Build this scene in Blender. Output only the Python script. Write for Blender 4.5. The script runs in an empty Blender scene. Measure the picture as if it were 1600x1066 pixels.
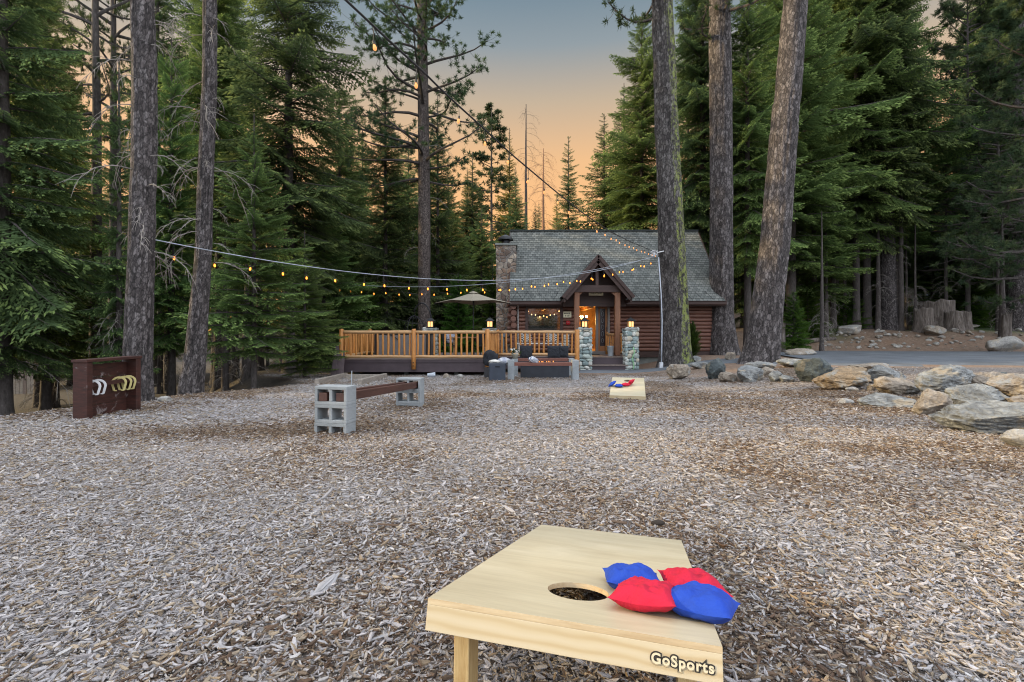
import bpy, bmesh, math, random
import numpy as np
from mathutils import Vector, Matrix, Euler
R = math.radians
C = bpy.context.scene.collection
scene = bpy.context.scene

# ---------------------------------------------------------------- camera
F, Y0, HC = 750.0, 517.0, 0.876          # focal length in photo pixels, horizon row, eye height
cam_d = bpy.data.cameras.new('camera')
cam = bpy.data.objects.new('camera', cam_d); C.objects.link(cam)
cam.location = (0, 0, HC); cam.rotation_euler = (R(90), 0, 0)
cam_d.sensor_width = 36; cam_d.lens = 36 * F / 1600
cam_d.shift_y = (Y0 - 533) / 1600
cam_d.clip_end = 2000; cam_d.clip_start = .05
scene.camera = cam

# ---------------------------------------------------------------- world and sun
SUN_EL, SUN_AZ = 21.0, 268.0               # low evening sun, from the left
w = bpy.data.worlds.new('World'); scene.world = w; w.use_nodes = True
nt = w.node_tree; nt.nodes.clear()
out = nt.nodes.new('ShaderNodeOutputWorld')
sky = nt.nodes.new('ShaderNodeTexSky'); sky.sky_type = 'NISHITA'; sky.sun_disc = False
sky.sun_elevation = R(SUN_EL); sky.sun_rotation = R(SUN_AZ)
b1 = nt.nodes.new('ShaderNodeBackground'); b1.inputs[1].default_value = 0.02
nt.links.new(sky.outputs[0], b1.inputs[0])
tc = nt.nodes.new('ShaderNodeTexCoord'); sp = nt.nodes.new('ShaderNodeSeparateXYZ')
nt.links.new(tc.outputs['Generated'], sp.inputs[0])
rp = nt.nodes.new('ShaderNodeValToRGB')
stops = [(0.0, (1.0, .43, .09)), (.20, (.93, .45, .13)), (.33, (.80, .45, .18)), (.43, (.50, .38, .245)),
         (.51, (.25, .285, .295)), (.60, (.12, .19, .24)), (.74, (1.45, 1.55, 1.75)), (1.0, (1.9, 2.05, 2.25))]
cr = rp.color_ramp
while len(cr.elements) < len(stops): cr.elements.new(.5)
for e, (p, c) in zip(cr.elements, stops): e.position = p; e.color = (*c, 1)
nt.links.new(sp.outputs[2], rp.inputs[0])
b2 = nt.nodes.new('ShaderNodeBackground'); b2.inputs[1].default_value = 0.92
rq = nt.nodes.new('ShaderNodeValToRGB'); cq = rq.color_ramp        # the sky away from the sunset, behind the camera
bst = [(0.0, (.7, .74, .78)), (.10, (1.35, 1.44, 1.55)), (.35, (2.0, 2.12, 2.3)), (.74, (1.9, 2.02, 2.2)), (1.0, (1.9, 2.05, 2.25))]
while len(cq.elements) < len(bst): cq.elements.new(.5)
for e, (p, c) in zip(cq.elements, bst): e.position = p; e.color = (*c, 1)
nt.links.new(sp.outputs[2], rq.inputs[0])
mrw = nt.nodes.new('ShaderNodeMapRange'); mrw.interpolation_type = 'SMOOTHSTEP'; nt.links.new(sp.outputs[1], mrw.inputs[0])
mrw.inputs[1].default_value = .5; mrw.inputs[2].default_value = -.15
mxw = nt.nodes.new('ShaderNodeMix'); mxw.data_type = 'RGBA'; nt.links.new(mrw.outputs[0], mxw.inputs[0]); nt.links.new(rp.outputs[0], mxw.inputs[6]); nt.links.new(rq.outputs[0], mxw.inputs[7])
nt.links.new(mxw.outputs[2], b2.inputs[0])
ad = nt.nodes.new('ShaderNodeAddShader')
nt.links.new(b1.outputs[0], ad.inputs[0]); nt.links.new(b2.outputs[0], ad.inputs[1])
nt.links.new(ad.outputs[0], out.inputs[0])
sl = bpy.data.lights.new('sun', 'SUN'); sl.energy = 5.0; sl.angle = R(1.0); sl.color = (1, .74, .36)
so = bpy.data.objects.new('sun', sl); C.objects.link(so)
_a = R(SUN_AZ); _d = Vector((math.sin(_a) * math.cos(R(SUN_EL)), math.cos(_a) * math.cos(R(SUN_EL)), math.sin(R(SUN_EL))))
so.rotation_euler = _d.to_track_quat('Z', 'Y').to_euler()
vs = scene.view_settings
vs.view_transform = 'Standard'; vs.look = 'None'; vs.gamma = 1; vs.exposure = 0.25; vs.use_curve_mapping = False
cy = scene.cycles
cy.max_bounces = 5; cy.diffuse_bounces = 3; cy.glossy_bounces = 2; cy.transmission_bounces = 3; cy.transparent_max_bounces = 6
cy.caustics_reflective = False; cy.caustics_refractive = False
cy.sample_clamp_indirect = 3.0; cy.filter_width = 1.1; cy.use_denoising = True; cy.denoising_prefilter = 'ACCURATE'

# ---------------------------------------------------------------- helpers
def P(px, py, Y):
    """a pixel of the photograph at distance Y -> world point"""
    return Vector(((px - 800) / F * Y, Y, HC - (py - Y0) / F * Y))

def _hash(ix, iy, iz, s):
    n = (ix * 374761393 + iy * 668265263 + iz * 2147483647 + s * 1274126177) & 0xffffffff
    n = ((n ^ (n >> 13)) * 1274126177) & 0xffffffff
    return ((n ^ (n >> 16)) & 0xffff) / 65535.0
def vnoise(x, y, z=0.0, s=0):
    x, y, z = np.broadcast_arrays(np.asarray(x, float), np.asarray(y, float), np.asarray(z, float))
    ix, iy, iz = np.floor(x).astype(np.int64), np.floor(y).astype(np.int64), np.floor(z).astype(np.int64)
    fx, fy, fz = x - ix, y - iy, z - iz
    fx, fy, fz = [q * q * (3 - 2 * q) for q in (fx, fy, fz)]
    r = 0
    for a in (0, 1):
        for b in (0, 1):
            for c in (0, 1):
                wgt = (fx if a else 1 - fx) * (fy if b else 1 - fy) * (fz if c else 1 - fz)
                r = r + wgt * _hash(ix + a, iy + b, iz + c, s)
    return r
def fbm(x, y, z=0.0, s=0, o=4):
    r, a, t = 0, .5, 0
    for k in range(o):
        r = r + a * vnoise(np.asarray(x) * 2**k, np.asarray(y) * 2**k, np.asarray(z) * 2**k, s + k); t += a; a *= .5
    return r / t
def sst(e0, e1, x):
    t = np.clip((np.asarray(x, float) - e0) / (e1 - e0), 0, 1); return t * t * (3 - 2 * t)

def left_edge(y):                      # where the chip bed ends on the left
    return np.interp(y, [-5, 0, 6, 8, 9.3, 11, 12.5, 14, 17, 30], [-7.6, -7.2, -6.6, -6.3, -6.2, -5.5, -5.2, -6.2, -9, -14])
def H(x, y):
    x = np.asarray(x, float); y = np.asarray(y, float)
    z = -.0387 * np.minimum(y, 16) - .0387 * 2.6 * sst(16, 21, y)
    z = z + .02 * (fbm(x * .5, y * .5, 0, 3) - .5)
    le = left_edge(y)
    z = z - (.75 * sst(0, 2.2, le - x) + .5 * sst(2, 14, le - x))
    # right: berm up to the road, which lies a bit higher
    rise = sst(4.2, 8.5, x - .0 * y) * sst(6, 12.5, y + .35 * x - 2)
    z = z + rise * (np.where(y > 0, -.17 - z, 0))
    # dirt bank behind the road, then the slope up under the trees
    bx = sst(8.5, 14, x)
    bank = 1.1 * sst(24.6, 29.5, y + .6 * np.sin(x * .3)) + 4.2 * sst(30, 62, y) + 3.5 * sst(60, 120, y)
    z = z + bx * bank * (1 + .12 * (fbm(x * .6, y * .6, 0, 9) - .5)) + bx * sst(25, 27, y) * .25 * (fbm(x * 1.3, y * 1.3, 0, 8) - .5)
    z = z + (1 - bx) * 1.2 * sst(26, 60, y) * sst(-30, 5, x)
    return z
def Hs(x, y): return float(H(x, y))
def hit(px, py, y_from=1.0, y_to=90.0):
    """where the ray through a photo pixel meets the ground"""
    ys = np.linspace(y_from, y_to, 6000); xs = (px - 800) / F * ys
    d = (HC - (py - Y0) / F * ys) - H(xs, ys)
    k = np.argmax(d < 0)
    if d[k] >= 0: k = len(ys) - 1
    return Vector((xs[k], ys[k], float(H(xs[k], ys[k]))))

# ---------------------------------------------------------------- materials
class M:
    def __init__(s, name):
        s.m = bpy.data.materials.new(name); s.m.use_nodes = True
        s.t = s.m.node_tree; s.b = s.t.nodes['Principled BSDF']; s.b.inputs['Roughness'].default_value = .8
        s._c = None
    def n(s, ty, **kw):
        q = s.t.nodes.new(ty)
        for k, v in kw.items(): setattr(q, k, v)
        return q
    def l(s, a, b): s.t.links.new(a, b)
    def coord(s, scale=(1, 1, 1), which='Object', rot=(0, 0, 0)):
        c = s.n('ShaderNodeTexCoord'); mp = s.n('ShaderNodeMapping')
        mp.inputs['Scale'].default_value = scale; mp.inputs['Rotation'].default_value = rot
        s.l(c.outputs[which], mp.inputs[0]); return mp.outputs[0]
    def world(s, scale=(1, 1, 1)):
        c = s.n('ShaderNodeNewGeometry'); mp = s.n('ShaderNodeMapping'); mp.inputs['Scale'].default_value = scale
        s.l(c.outputs['Position'], mp.inputs[0]); return mp.outputs[0]
    def noise(s, v, scale=5, detail=4, rough=.6, dist=0):
        q = s.n('ShaderNodeTexNoise'); q.inputs['Scale'].default_value = scale; q.inputs['Detail'].default_value = detail
        q.inputs['Roughness'].default_value = rough; q.inputs['Distortion'].default_value = dist
        s.l(v, q.inputs['Vector']); return q.outputs[0]
    def vor(s, v, scale=5, out='Color', feature='F1'):
        q = s.n('ShaderNodeTexVoronoi', feature=feature); q.inputs['Scale'].default_value = scale
        s.l(v, q.inputs['Vector']); return q.outputs[out]
    def ramp(s, f, stops, mode='LINEAR'):
        q = s.n('ShaderNodeValToRGB'); cr = q.color_ramp; cr.interpolation = mode
        while len(cr.elements) < len(stops): cr.elements.new(.5)
        for e, (p, c) in zip(cr.elements, stops):
            e.position = p; e.color = (c, c, c, 1) if isinstance(c, (int, float)) else (*c, 1)
        s.l(f, q.inputs[0]); return q.outputs[0]
    def mix(s, f, a, b, mode='MIX'):
        q = s.n('ShaderNodeMix', data_type='RGBA', blend_type=mode)
        for i, v in ((0, f), (6, a), (7, b)):
            if isinstance(v, (int, float)): q.inputs[i].default_value = v if i == 0 else (v, v, v, 1)
            elif isinstance(v, tuple): q.inputs[i].default_value = (*v, 1)
            else: s.l(v, q.inputs[i])
        return q.outputs[2]
    def math(s, op, a, b=0.0):
        q = s.n('ShaderNodeMath', operation=op)
        for i, v in ((0, a), (1, b)):
            if isinstance(v, (int, float)): q.inputs[i].default_value = v
            else: s.l(v, q.inputs[i])
        return q.outputs[0]
    def col(s, v):
        if isinstance(v, tuple): s.b.inputs['Base Color'].default_value = (*v, 1)
        else: s.l(v, s.b.inputs['Base Color'])
        return s
    def rough(s, v):
        if isinstance(v, (int, float)): s.b.inputs['Roughness'].default_value = v
        else: s.l(v, s.b.inputs['Roughness'])
        return s
    def bump(s, h, strength=.5, dist=.01):
        q = s.n('ShaderNodeBump'); q.inputs['Strength'].default_value = strength; q.inputs['Distance'].default_value = dist
        s.l(h, q.inputs['Height']); s.l(q.outputs[0], s.b.inputs['Normal']); return s
    def attr(s, name, out='Fac'):
        q = s.n('ShaderNodeAttribute'); q.attribute_name = name; return q.outputs[out]
    def orand(s): return s.n('ShaderNodeObjectInfo').outputs['Random']
def plain(name, c, rough=.8, var=.25, scale=8, bump=.2, bd=.004, metal=0.0):
    m = M(name); v = m.coord(); n = m.noise(v, scale, 5)
    d = tuple(x * (1 - var) for x in c); u = tuple(min(1, x * (1 + var)) for x in c)
    m.col(m.ramp(n, [(.3, d), (.7, u)])).rough(rough)
    if bump: m.bump(m.noise(v, scale * 6, 4), bump, bd)
    m.b.inputs['Metallic'].default_value = metal
    return m.m
def emis(name, c, s):
    m = M(name); m.col((c[0] * .5, c[1] * .5, c[2] * .5))
    m.b.inputs['Emission Color'].default_value = (*c, 1); m.b.inputs['Emission Strength'].default_value = s
    return m.m
def woodmat(name, dark, light, axis='x', scale=1.0, rough=.6, bump=.25, stain=None):
    """grain running along one local axis"""
    m = M(name); k = {'x': (1.2, 14, 14), 'y': (14, 1.2, 14), 'z': (14, 14, 1.2)}[axis]
    v = m.coord(tuple(q * scale for q in k)); g = m.noise(v, 1.6, 6, .65, .6); g2 = m.noise(v, 9, 3, .5)
    f = m.mix(.35, g, g2)
    c = m.ramp(f, [(.32, dark), (.5, tuple((a + b) / 2 for a, b in zip(dark, light))), (.66, light)])
    if stain:
        f2 = m.ramp(m.noise(m.coord(), 3.0 * scale, 5, .7), [(.52, 0.0), (.66, 1.0)])
        c = m.mix(m.math('MULTIPLY', f2, .6), c, stain)
    m.col(c).rough(rough).bump(f, bump, .004)
    return m.m

# ---------------------------------------------------------------- mesh building
class MB:
    def __init__(s): s.v = []; s.f = []; s.mi = []
    def add(s, V, Fc, mi=0, T=None):
        o = len(s.v)
        for p in V:
            p = Vector(p); s.v.append(T @ p if T is not None else p)
        for f in Fc: s.f.append([o + i for i in f]); s.mi.append(mi)
        return s
    def box(s, c, d, rot=None, mi=0, T=None):
        x, y, z = d[0] / 2, d[1] / 2, d[2] / 2
        V = [Vector(q) for q in ((-x, -y, -z), (x, -y, -z), (x, y, -z), (-x, y, -z), (-x, -y, z), (x, -y, z), (x, y, z), (-x, y, z))]
        if rot is not None: e = Euler(rot).to_matrix(); V = [e @ q for q in V]
        V = [q + Vector(c) for q in V]
        return s.add(V, [(0, 3, 2, 1), (4, 5, 6, 7), (0, 1, 5, 4), (1, 2, 6, 5), (2, 3, 7, 6), (3, 0, 4, 7)], mi, T)
    def bx(s, x0, x1, y0, y1, z0, z1, mi=0, T=None):
        return s.box(((x0 + x1) / 2, (y0 + y1) / 2, (z0 + z1) / 2), (x1 - x0, y1 - y0, z1 - z0), None, mi, T)
    def beam(s, a, b, w, h, mi=0, up=(0, 0, 1)):
        a, b = Vector(a), Vector(b); d = (b - a); L = d.length; d.normalize()
        u = Vector(up); sx = d.cross(u); sx.normalize(); uz = sx.cross(d)
        V = []
        for q in (a, b):
            for i, j in ((-1, -1), (1, -1), (1, 1), (-1, 1)): V.append(q + sx * (i * w / 2) + uz * (j * h / 2))
        return s.add(V, [(0, 1, 2, 3), (7, 6, 5, 4), (0, 4, 5, 1), (1, 5, 6, 2), (2, 6, 7, 3), (3, 7, 4, 0)], mi)
    def tube(s, pts, rad, n=8, mi=0, cap=True):
        pts = [Vector(p) for p in pts]
        if isinstance(rad, (int, float)): rad = [rad] * len(pts)
        o = len(s.v); up = Vector((0, 0, 1)); prev = None
        for k, p in enumerate(pts):
            d = (pts[min(k + 1, len(pts) - 1)] - pts[max(k - 1, 0)]); d.normalize()
            if prev is None:
                a = d.cross(up)
                if a.length < .05: a = d.cross(Vector((1, 0, 0)))
            else: a = prev - d * prev.dot(d)
            a.normalize(); prev = a; b = d.cross(a)
            for i in range(n):
                t = 2 * math.pi * i / n; s.v.append(p + (a * math.cos(t) + b * math.sin(t)) * rad[k])
        for k in range(len(pts) - 1):
            for i in range(n):
                j = (i + 1) % n
                s.f.append([o + k * n + i, o + k * n + j, o + (k + 1) * n + j, o + (k + 1) * n + i]); s.mi.append(mi)
        if cap:
            s.f.append([o + i for i in range(n)][::-1]); s.mi.append(mi)
            e = o + (len(pts) - 1) * n; s.f.append([e + i for i in range(n)]); s.mi.append(mi)
        return s
    def lathe(s, prof, n=24, c=(0, 0, 0), mi=0):
        o = len(s.v)
        for r, z in prof:
            for i in range(n):
                t = 2 * math.pi * i / n; s.v.append(Vector((c[0] + r * math.cos(t), c[1] + r * math.sin(t), c[2] + z)))
        for k in range(len(prof) - 1):
            for i in range(n):
                j = (i + 1) % n; s.f.append([o + k * n + i, o + k * n + j, o + (k + 1) * n + j, o + (k + 1) * n + i]); s.mi.append(mi)
        s.f.append([o + i for i in range(n)][::-1]); s.mi.append(mi)
        e = o + (len(prof) - 1) * n; s.f.append([e + i for i in range(n)]); s.mi.append(mi)
        return s
    def build(s, name, mats, parent=None, smooth=False, bevel=0, loc=None, rot=None):
        me = bpy.data.meshes.new(name); me.from_pydata([tuple(v) for v in s.v], [], s.f)
        if not isinstance(mats, (list, tuple)): mats = [mats]
        for m in mats: me.materials.append(m)
        me.polygons.foreach_set('material_index', s.mi)
        if smooth: me.polygons.foreach_set('use_smooth', [True] * len(s.f))
        me.update(); o = bpy.data.objects.new(name, me); C.objects.link(o)
        if parent is not None: o.parent = parent
        if loc is not None: o.location = loc
        if rot is not None: o.rotation_euler = rot
        if bevel:
            b = o.modifiers.new('bevel', 'BEVEL'); b.width = bevel; b.segments = 2; b.limit_method = 'ANGLE'
        return o
def npmesh(name, V, Q, mats, mi=None, attrs=None, smooth=False):
    """V (n,3), Q (m,4) quads (or (m,3)); attrs {name: per-vertex float or rgb}"""
    me = bpy.data.meshes.new(name); k = Q.shape[1]
    me.vertices.add(len(V)); me.vertices.foreach_set('co', np.ascontiguousarray(V, np.float32).ravel())
    me.loops.add(Q.size); me.loops.foreach_set('vertex_index', np.ascontiguousarray(Q, np.int32).ravel())
    me.polygons.add(len(Q)); me.polygons.foreach_set('loop_start', np.arange(0, Q.size, k, dtype=np.int32))
    me.polygons.foreach_set('loop_total', np.full(len(Q), k, np.int32))
    if not isinstance(mats, (list, tuple)): mats = [mats]
    for m in mats: me.materials.append(m)
    if mi is not None: me.polygons.foreach_set('material_index', np.ascontiguousarray(mi, np.int32))
    me.polygons.foreach_set('use_smooth', np.full(len(Q), bool(smooth)))
    for an, a in (attrs or {}).items():
        a = np.asarray(a, np.float32)
        if a.ndim == 1:
            at = me.attributes.new(an, 'FLOAT', 'POINT'); at.data.foreach_set('value', a)
        else:
            at = me.attributes.new(an, 'FLOAT_COLOR', 'POINT')
            at.data.foreach_set('color', np.concatenate([a, np.ones((len(a), 1), np.float32)], 1).ravel())
    me.update(); me.validate(); return me
def link(name, me, parent=None, loc=None, rot=None, scale=None):
    o = bpy.data.objects.new(name, me); C.objects.link(o)
    if parent is not None: o.parent = parent
    if loc is not None: o.location = loc
    if rot is not None: o.rotation_euler = rot
    if scale is not None: o.scale = scale
    return o
def tag(o, label, cat, group=None):
    o['label'] = label; o['category'] = cat
    if group: o['group'] = group
    return o
def thing(name, label, cat, loc=(0, 0, 0), rot=(0, 0, 0), group=None):
    o = bpy.data.objects.new(name, None); C.objects.link(o); o.empty_display_size = .2
    o.location = loc; o.rotation_euler = rot; return tag(o, label, cat, group)
def struct(o, kind='structure'): o['kind'] = kind; return o
def to_mesh(o):
    """turn a text object into a plain mesh object of the same name"""
    bpy.context.view_layer.update(); me = bpy.data.meshes.new_from_object(o.evaluated_get(bpy.context.evaluated_depsgraph_get()))
    n, p, mw = o.name, o.parent, o.matrix_local.copy(); bpy.data.objects.remove(o); q = bpy.data.objects.new(n, me); C.objects.link(q); q.parent = p; q.matrix_local = mw; return q
def grid_quads(nx, ny, wrap=False):
    i = np.arange(nx if wrap else nx - 1); j = np.arange(ny - 1); I, J = np.meshgrid(i, j)
    I, J = I.ravel(), J.ravel(); I2 = (I + 1) % nx
    return np.stack([J * nx + I, J * nx + I2, (J + 1) * nx + I2, (J + 1) * nx + I], 1)
# ---------------------------------------------------------------- ground
def brown_mask(x, y):
    """darker, browner, more decayed chips in drifts"""
    x = np.asarray(x, float); y = np.asarray(y, float)
    n = fbm(x * .55 + 3, y * .55, 0, 21, 5)
    b = sst(.50, .69, n) * .85
    def blob(cx, cyy, rx, ry, k=1.0):
        return k * np.exp(-(((x - cx) / rx) ** 2 + ((y - cyy) / ry) ** 2))
    b = b + blob(-1.9, 5.3, 1.1, .8) + blob(-1.4, 7.4, .9, .8) + blob(-3.4, 5.0, 1.2, .6, .8) + blob(3.3, 8.5, 1.3, 3.0, .9) + blob(2.1, 3.2, .9, 1.0, .5)
    b = b + sst(2.6, 5.0, x - .12 * y) * .45 * sst(2.5, 5, y)
    b = b - blob(-.2, 2.4, 1.4, 1.0, .45) - blob(-2, 3.4, 1.6, 1.0, .5) - blob(-1.5, 1.4, 1.5, .8, .4)
    return np.clip(b, 0, 1)
def dirt_mask(x, y):
    x = np.asarray(x, float); y = np.asarray(y, float)
    le = left_edge(y) + .35 * (fbm(x, y, 0, 31) - .5)
    d = sst(-.15, .35, le - x)
    d = np.maximum(d, sst(16.3, 17.2, y + .8 * (fbm(x * .8, y * .8, 0, 33) - .5)))
    far = sst(13.4, 14.2, y) * sst(4, 7, x)
    return np.clip(np.maximum(d, far), 0, 1)
def grass_mask(x, y):
    x = np.asarray(x, float); y = np.asarray(y, float)
    n = fbm(x * .5, y * .5, 0, 41)
    g = sst(27.2, 29, y) * sst(48, 40, y) * sst(22.5, 26, x) * sst(.3, .45, n)
    g = np.maximum(g, sst(26.5, 29, y) * sst(34, 30, y) * sst(14, 16.5, x) * sst(20.5, 19, x) * sst(.42, .6, n) * .8)
    g = np.maximum(g, .55 * sst(10, 20, y) * sst(-9, -14, x) * sst(.5, .65, n))
    return g
def spaced(lo, hi, near, step0, grow):
    a = [0.0]; st = step0
    while near + a[-1] < hi:
        a.append(a[-1] + st)
        if a[-1] > 14: st *= grow
    up = [near + q for q in a if near + q < hi] + [hi]
    a = [0.0]; st = step0
    while near - a[-1] > lo:
        a.append(a[-1] + st)
        if a[-1] > 14: st *= grow
    return np.array(sorted(set([lo] + [near - q for q in a[1:] if near - q > lo] + up)))
gx = spaced(-400, 400, 0, .16, 1.07); gy = spaced(-60, 500, 8, .16, 1.06)
X, Y = np.meshgrid(gx, gy); Z = H(X, Y)
micro = .014 * (fbm(X * 3, Y * 3, 0, 5, 3) - .5); Z = Z + micro
m = M('ground_surface')
v = m.world()
vc = m.vor(m.mix(.25, v, m.noise(v, 14, 2)), 48); vcol = m.n('ShaderNodeSeparateColor'); m.l(vc, vcol.inputs[0])
vs2 = m.world((60, 22, 40)); vs3 = m.world((22, 64, 40))
c2 = m.n('ShaderNodeSeparateColor'); m.l(m.vor(vs2, 1.0), c2.inputs[0])
c3 = m.n('ShaderNodeSeparateColor'); m.l(m.vor(vs3, 1.0), c3.inputs[0])
pick = m.mix(.5, c2.outputs[0], c3.outputs[1])
chip_grey = m.ramp(pick, [(.2, (.04, .034, .03)), (.36, (.13, .11, .095)), (.5, (.225, .20, .185)), (.64, (.30, .275, .265)), (.8, (.37, .35, .345))])
chip_brown = m.ramp(pick, [(.2, (.028, .018, .012)), (.38, (.09, .060, .04)), (.55, (.16, .11, .075)), (.75, (.27, .215, .17))])
chips = m.mix(m.attr('brown'), chip_grey, chip_brown)
dn = m.noise(v, 9, 6, .7); dn2 = m.noise(v, 1.1, 4)
dirt = m.ramp(dn, [(.3, (.07, .048, .034)), (.5, (.19, .13, .092)), (.68, (.30, .22, .165)), (.76, (.46, .40, .33))])
dirt = m.mix(m.ramp(dn2, [(.4, 0.0), (.65, .6)]), dirt, (.21, .125, .08))
gn = m.noise(v, 30, 3, .7)
grass = m.ramp(gn, [(.35, (.015, .035, .008)), (.65, (.07, .13, .03))])
base = m.mix(m.attr('dirt'), chips, dirt); base = m.mix(m.attr('grass'), base, grass)
duff = m.ramp(dn, [(.3, (.018, .015, .013)), (.55, (.055, .045, .038)), (.72, (.11, .092, .078))]); base = m.mix(m.attr('duff'), base, duff)
m.col(base).rough(.9).bump(m.mix(.5, pick, dn), .9, .02)
me = npmesh('ground', np.stack([X.ravel(), Y.ravel(), Z.ravel()], 1), grid_quads(len(gx), len(gy)), m.m,
            attrs={'duff': (dirt_mask(X, Y) * sst(1, -4, X)).ravel(), 'brown': brown_mask(X, Y).ravel(), 'dirt': dirt_mask(X, Y).ravel(), 'grass': grass_mask(X, Y).ravel()}, smooth=True)
struct(link('ground', me))

# ---- wood chips: real splinters, too many to count
rng = np.random.default_rng(7)
def chip_field(n, y0, y1, smin, smax, seed):
    r = np.random.default_rng(seed)
    y = np.sqrt(r.uniform(y0 * y0, y1 * y1, n)); x = r.uniform(-1.14, 1.14, n) * (y + .35)
    return x, y, smin + (smax - smin) * r.random(n) ** 2.4
parts = [chip_field(125000, .55, 2.6, .008, .040, 1), chip_field(130000, 2.6, 5.2, .012, .046, 2), chip_field(90000, 5.2, 9.5, .020, .065, 3), chip_field(36000, 9.5, 16.5, .03, .075, 4),
         chip_field(420, .8, 4.5, .05, .12, 5), chip_field(110000, .55, 3.4, .005, .016, 6)]
x = np.concatenate([p[0] for p in parts]); y = np.concatenate([p[1] for p in parts]); L = np.concatenate([p[2] for p in parts])
keep = (rng.random(len(x)) > dirt_mask(x, y) * 1.05) & (x < 12)
rocky = sst(5.2, 7.5, x - .1 * y) * sst(4, 6, y); keep &= rng.random(len(x)) > rocky * .6
x, y, L = x[keep], y[keep], L[keep]; n = len(x)
wd = L * rng.uniform(.10, .34, n); wd = np.minimum(wd, .011 + .0035 * y); th = np.minimum(L * .10, .006) * rng.uniform(.5, 1.5, n)
yaw = rng.uniform(0, 2 * np.pi, n); pit = rng.normal(0, .20, n); rol = rng.normal(0, .30, n)
br = brown_mask(x, y); rr = rng.random(n)
pal_g = np.array([(.56, .535, .555), (.48, .465, .49), (.40, .37, .38), (.62, .60, .60), (.46, .38, .29), (.34, .26, .18), (.22, .15, .10), (.12, .085, .06)])
pg = np.array([.22, .20, .15, .11, .13, .10, .05, .04]); pal_b = np.array([(.44, .39, .35), (.30, .22, .155), (.20, .13, .085), (.135, .08, .05), (.09, .055, .035), (.38, .28, .18), (.50, .48, .48), (.06, .04, .03)])
pb = np.array([.10, .17, .22, .19, .13, .09, .06, .04])
ig = np.searchsorted(np.cumsum(pg) / pg.sum(), rng.random(n)); ib = np.searchsorted(np.cumsum(pb) / pb.sum(), rng.random(n))
ig = np.minimum(ig, 7); ib = np.minimum(ib, 7)
col = np.where((rr < br)[:, None], pal_b[ib], pal_g[ig]) * rng.uniform(.57, .88, n)[:, None] * np.array([1.0, .975, .94])
# outline: 6 corners, irregular, long and pointed; top face + sides
lx = np.array([-.5, -.22, .3, .5, .2, -.34]); ly = np.array([-.12, -.5, -.42, .1, .5, .36])
px_ = (lx[None] + rng.uniform(-.10, .10, (n, 6))) * L[:, None]; py_ = (ly[None] + rng.uniform(-.14, .14, (n, 6))) * wd[:, None]
bend = rng.normal(0, .9, n)
pz_t = bend[:, None] * px_ ** 2 / np.maximum(L, .02)[:, None] * .5
zt = pz_t + th[:, None] / 2; zb = pz_t - th[:, None] / 2
lp = np.concatenate([np.stack([px_, py_, zt], 2), np.stack([px_, py_, zb], 2)], 1)      # n,12,3
cyw, syw = np.cos(yaw), np.sin(yaw); cp, spn = np.cos(pit), np.sin(pit); cr_, sr = np.cos(rol), np.sin(rol)
def rot(p):
    X_, Y_, Z_ = p[..., 0], p[..., 1], p[..., 2]
    Y2 = Y_ * cr_[:, None] - Z_ * sr[:, None]; Z2 = Y_ * sr[:, None] + Z_ * cr_[:, None]
    X3 = X_ * cp[:, None] + Z2 * spn[:, None]; Z3 = -X_ * spn[:, None] + Z2 * cp[:, None]
    return np.stack([X3 * cyw[:, None] - Y2 * syw[:, None], X3 * syw[:, None] + Y2 * cyw[:, None], Z3], 2)
lp = rot(lp)
zg = H(x, y) + .014 * (fbm(x * 3, y * 3, 0, 5, 3) - .5)
lift = .004 + rng.random(n) ** 1.5 * .016 + np.abs(pit) * L * .3
V = lp + np.stack([x, y, zg + lift], 1)[:, None, :]
V = V.reshape(-1, 3)
b_ = (np.arange(n) * 12)[:, None]
q1 = np.array([[0, 1, 2, 5], [5, 2, 3, 4]]); sides = np.array([[i + 6, (i + 1) % 6 + 6, (i + 1) % 6, i] for i in range(6)])
Q = (b_[:, :, None] + np.concatenate([q1, sides])[None]).reshape(-1, 4)
m = M('chip_wood'); a = m.attr('tint', 'Color')
nn = m.noise(m.world((70, 70, 70)), 4, 3, .7)
m.col(m.mix(1.0, a, m.ramp(nn, [(.3, .62), (.6, 1.08)]), 'MULTIPLY')).rough(.85)
me = npmesh('wood_chips', V, Q, m.m, attrs={'tint': np.repeat(col, 12, 0)})
o = link('wood_chips', me); struct(o, 'stuff')

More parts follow.
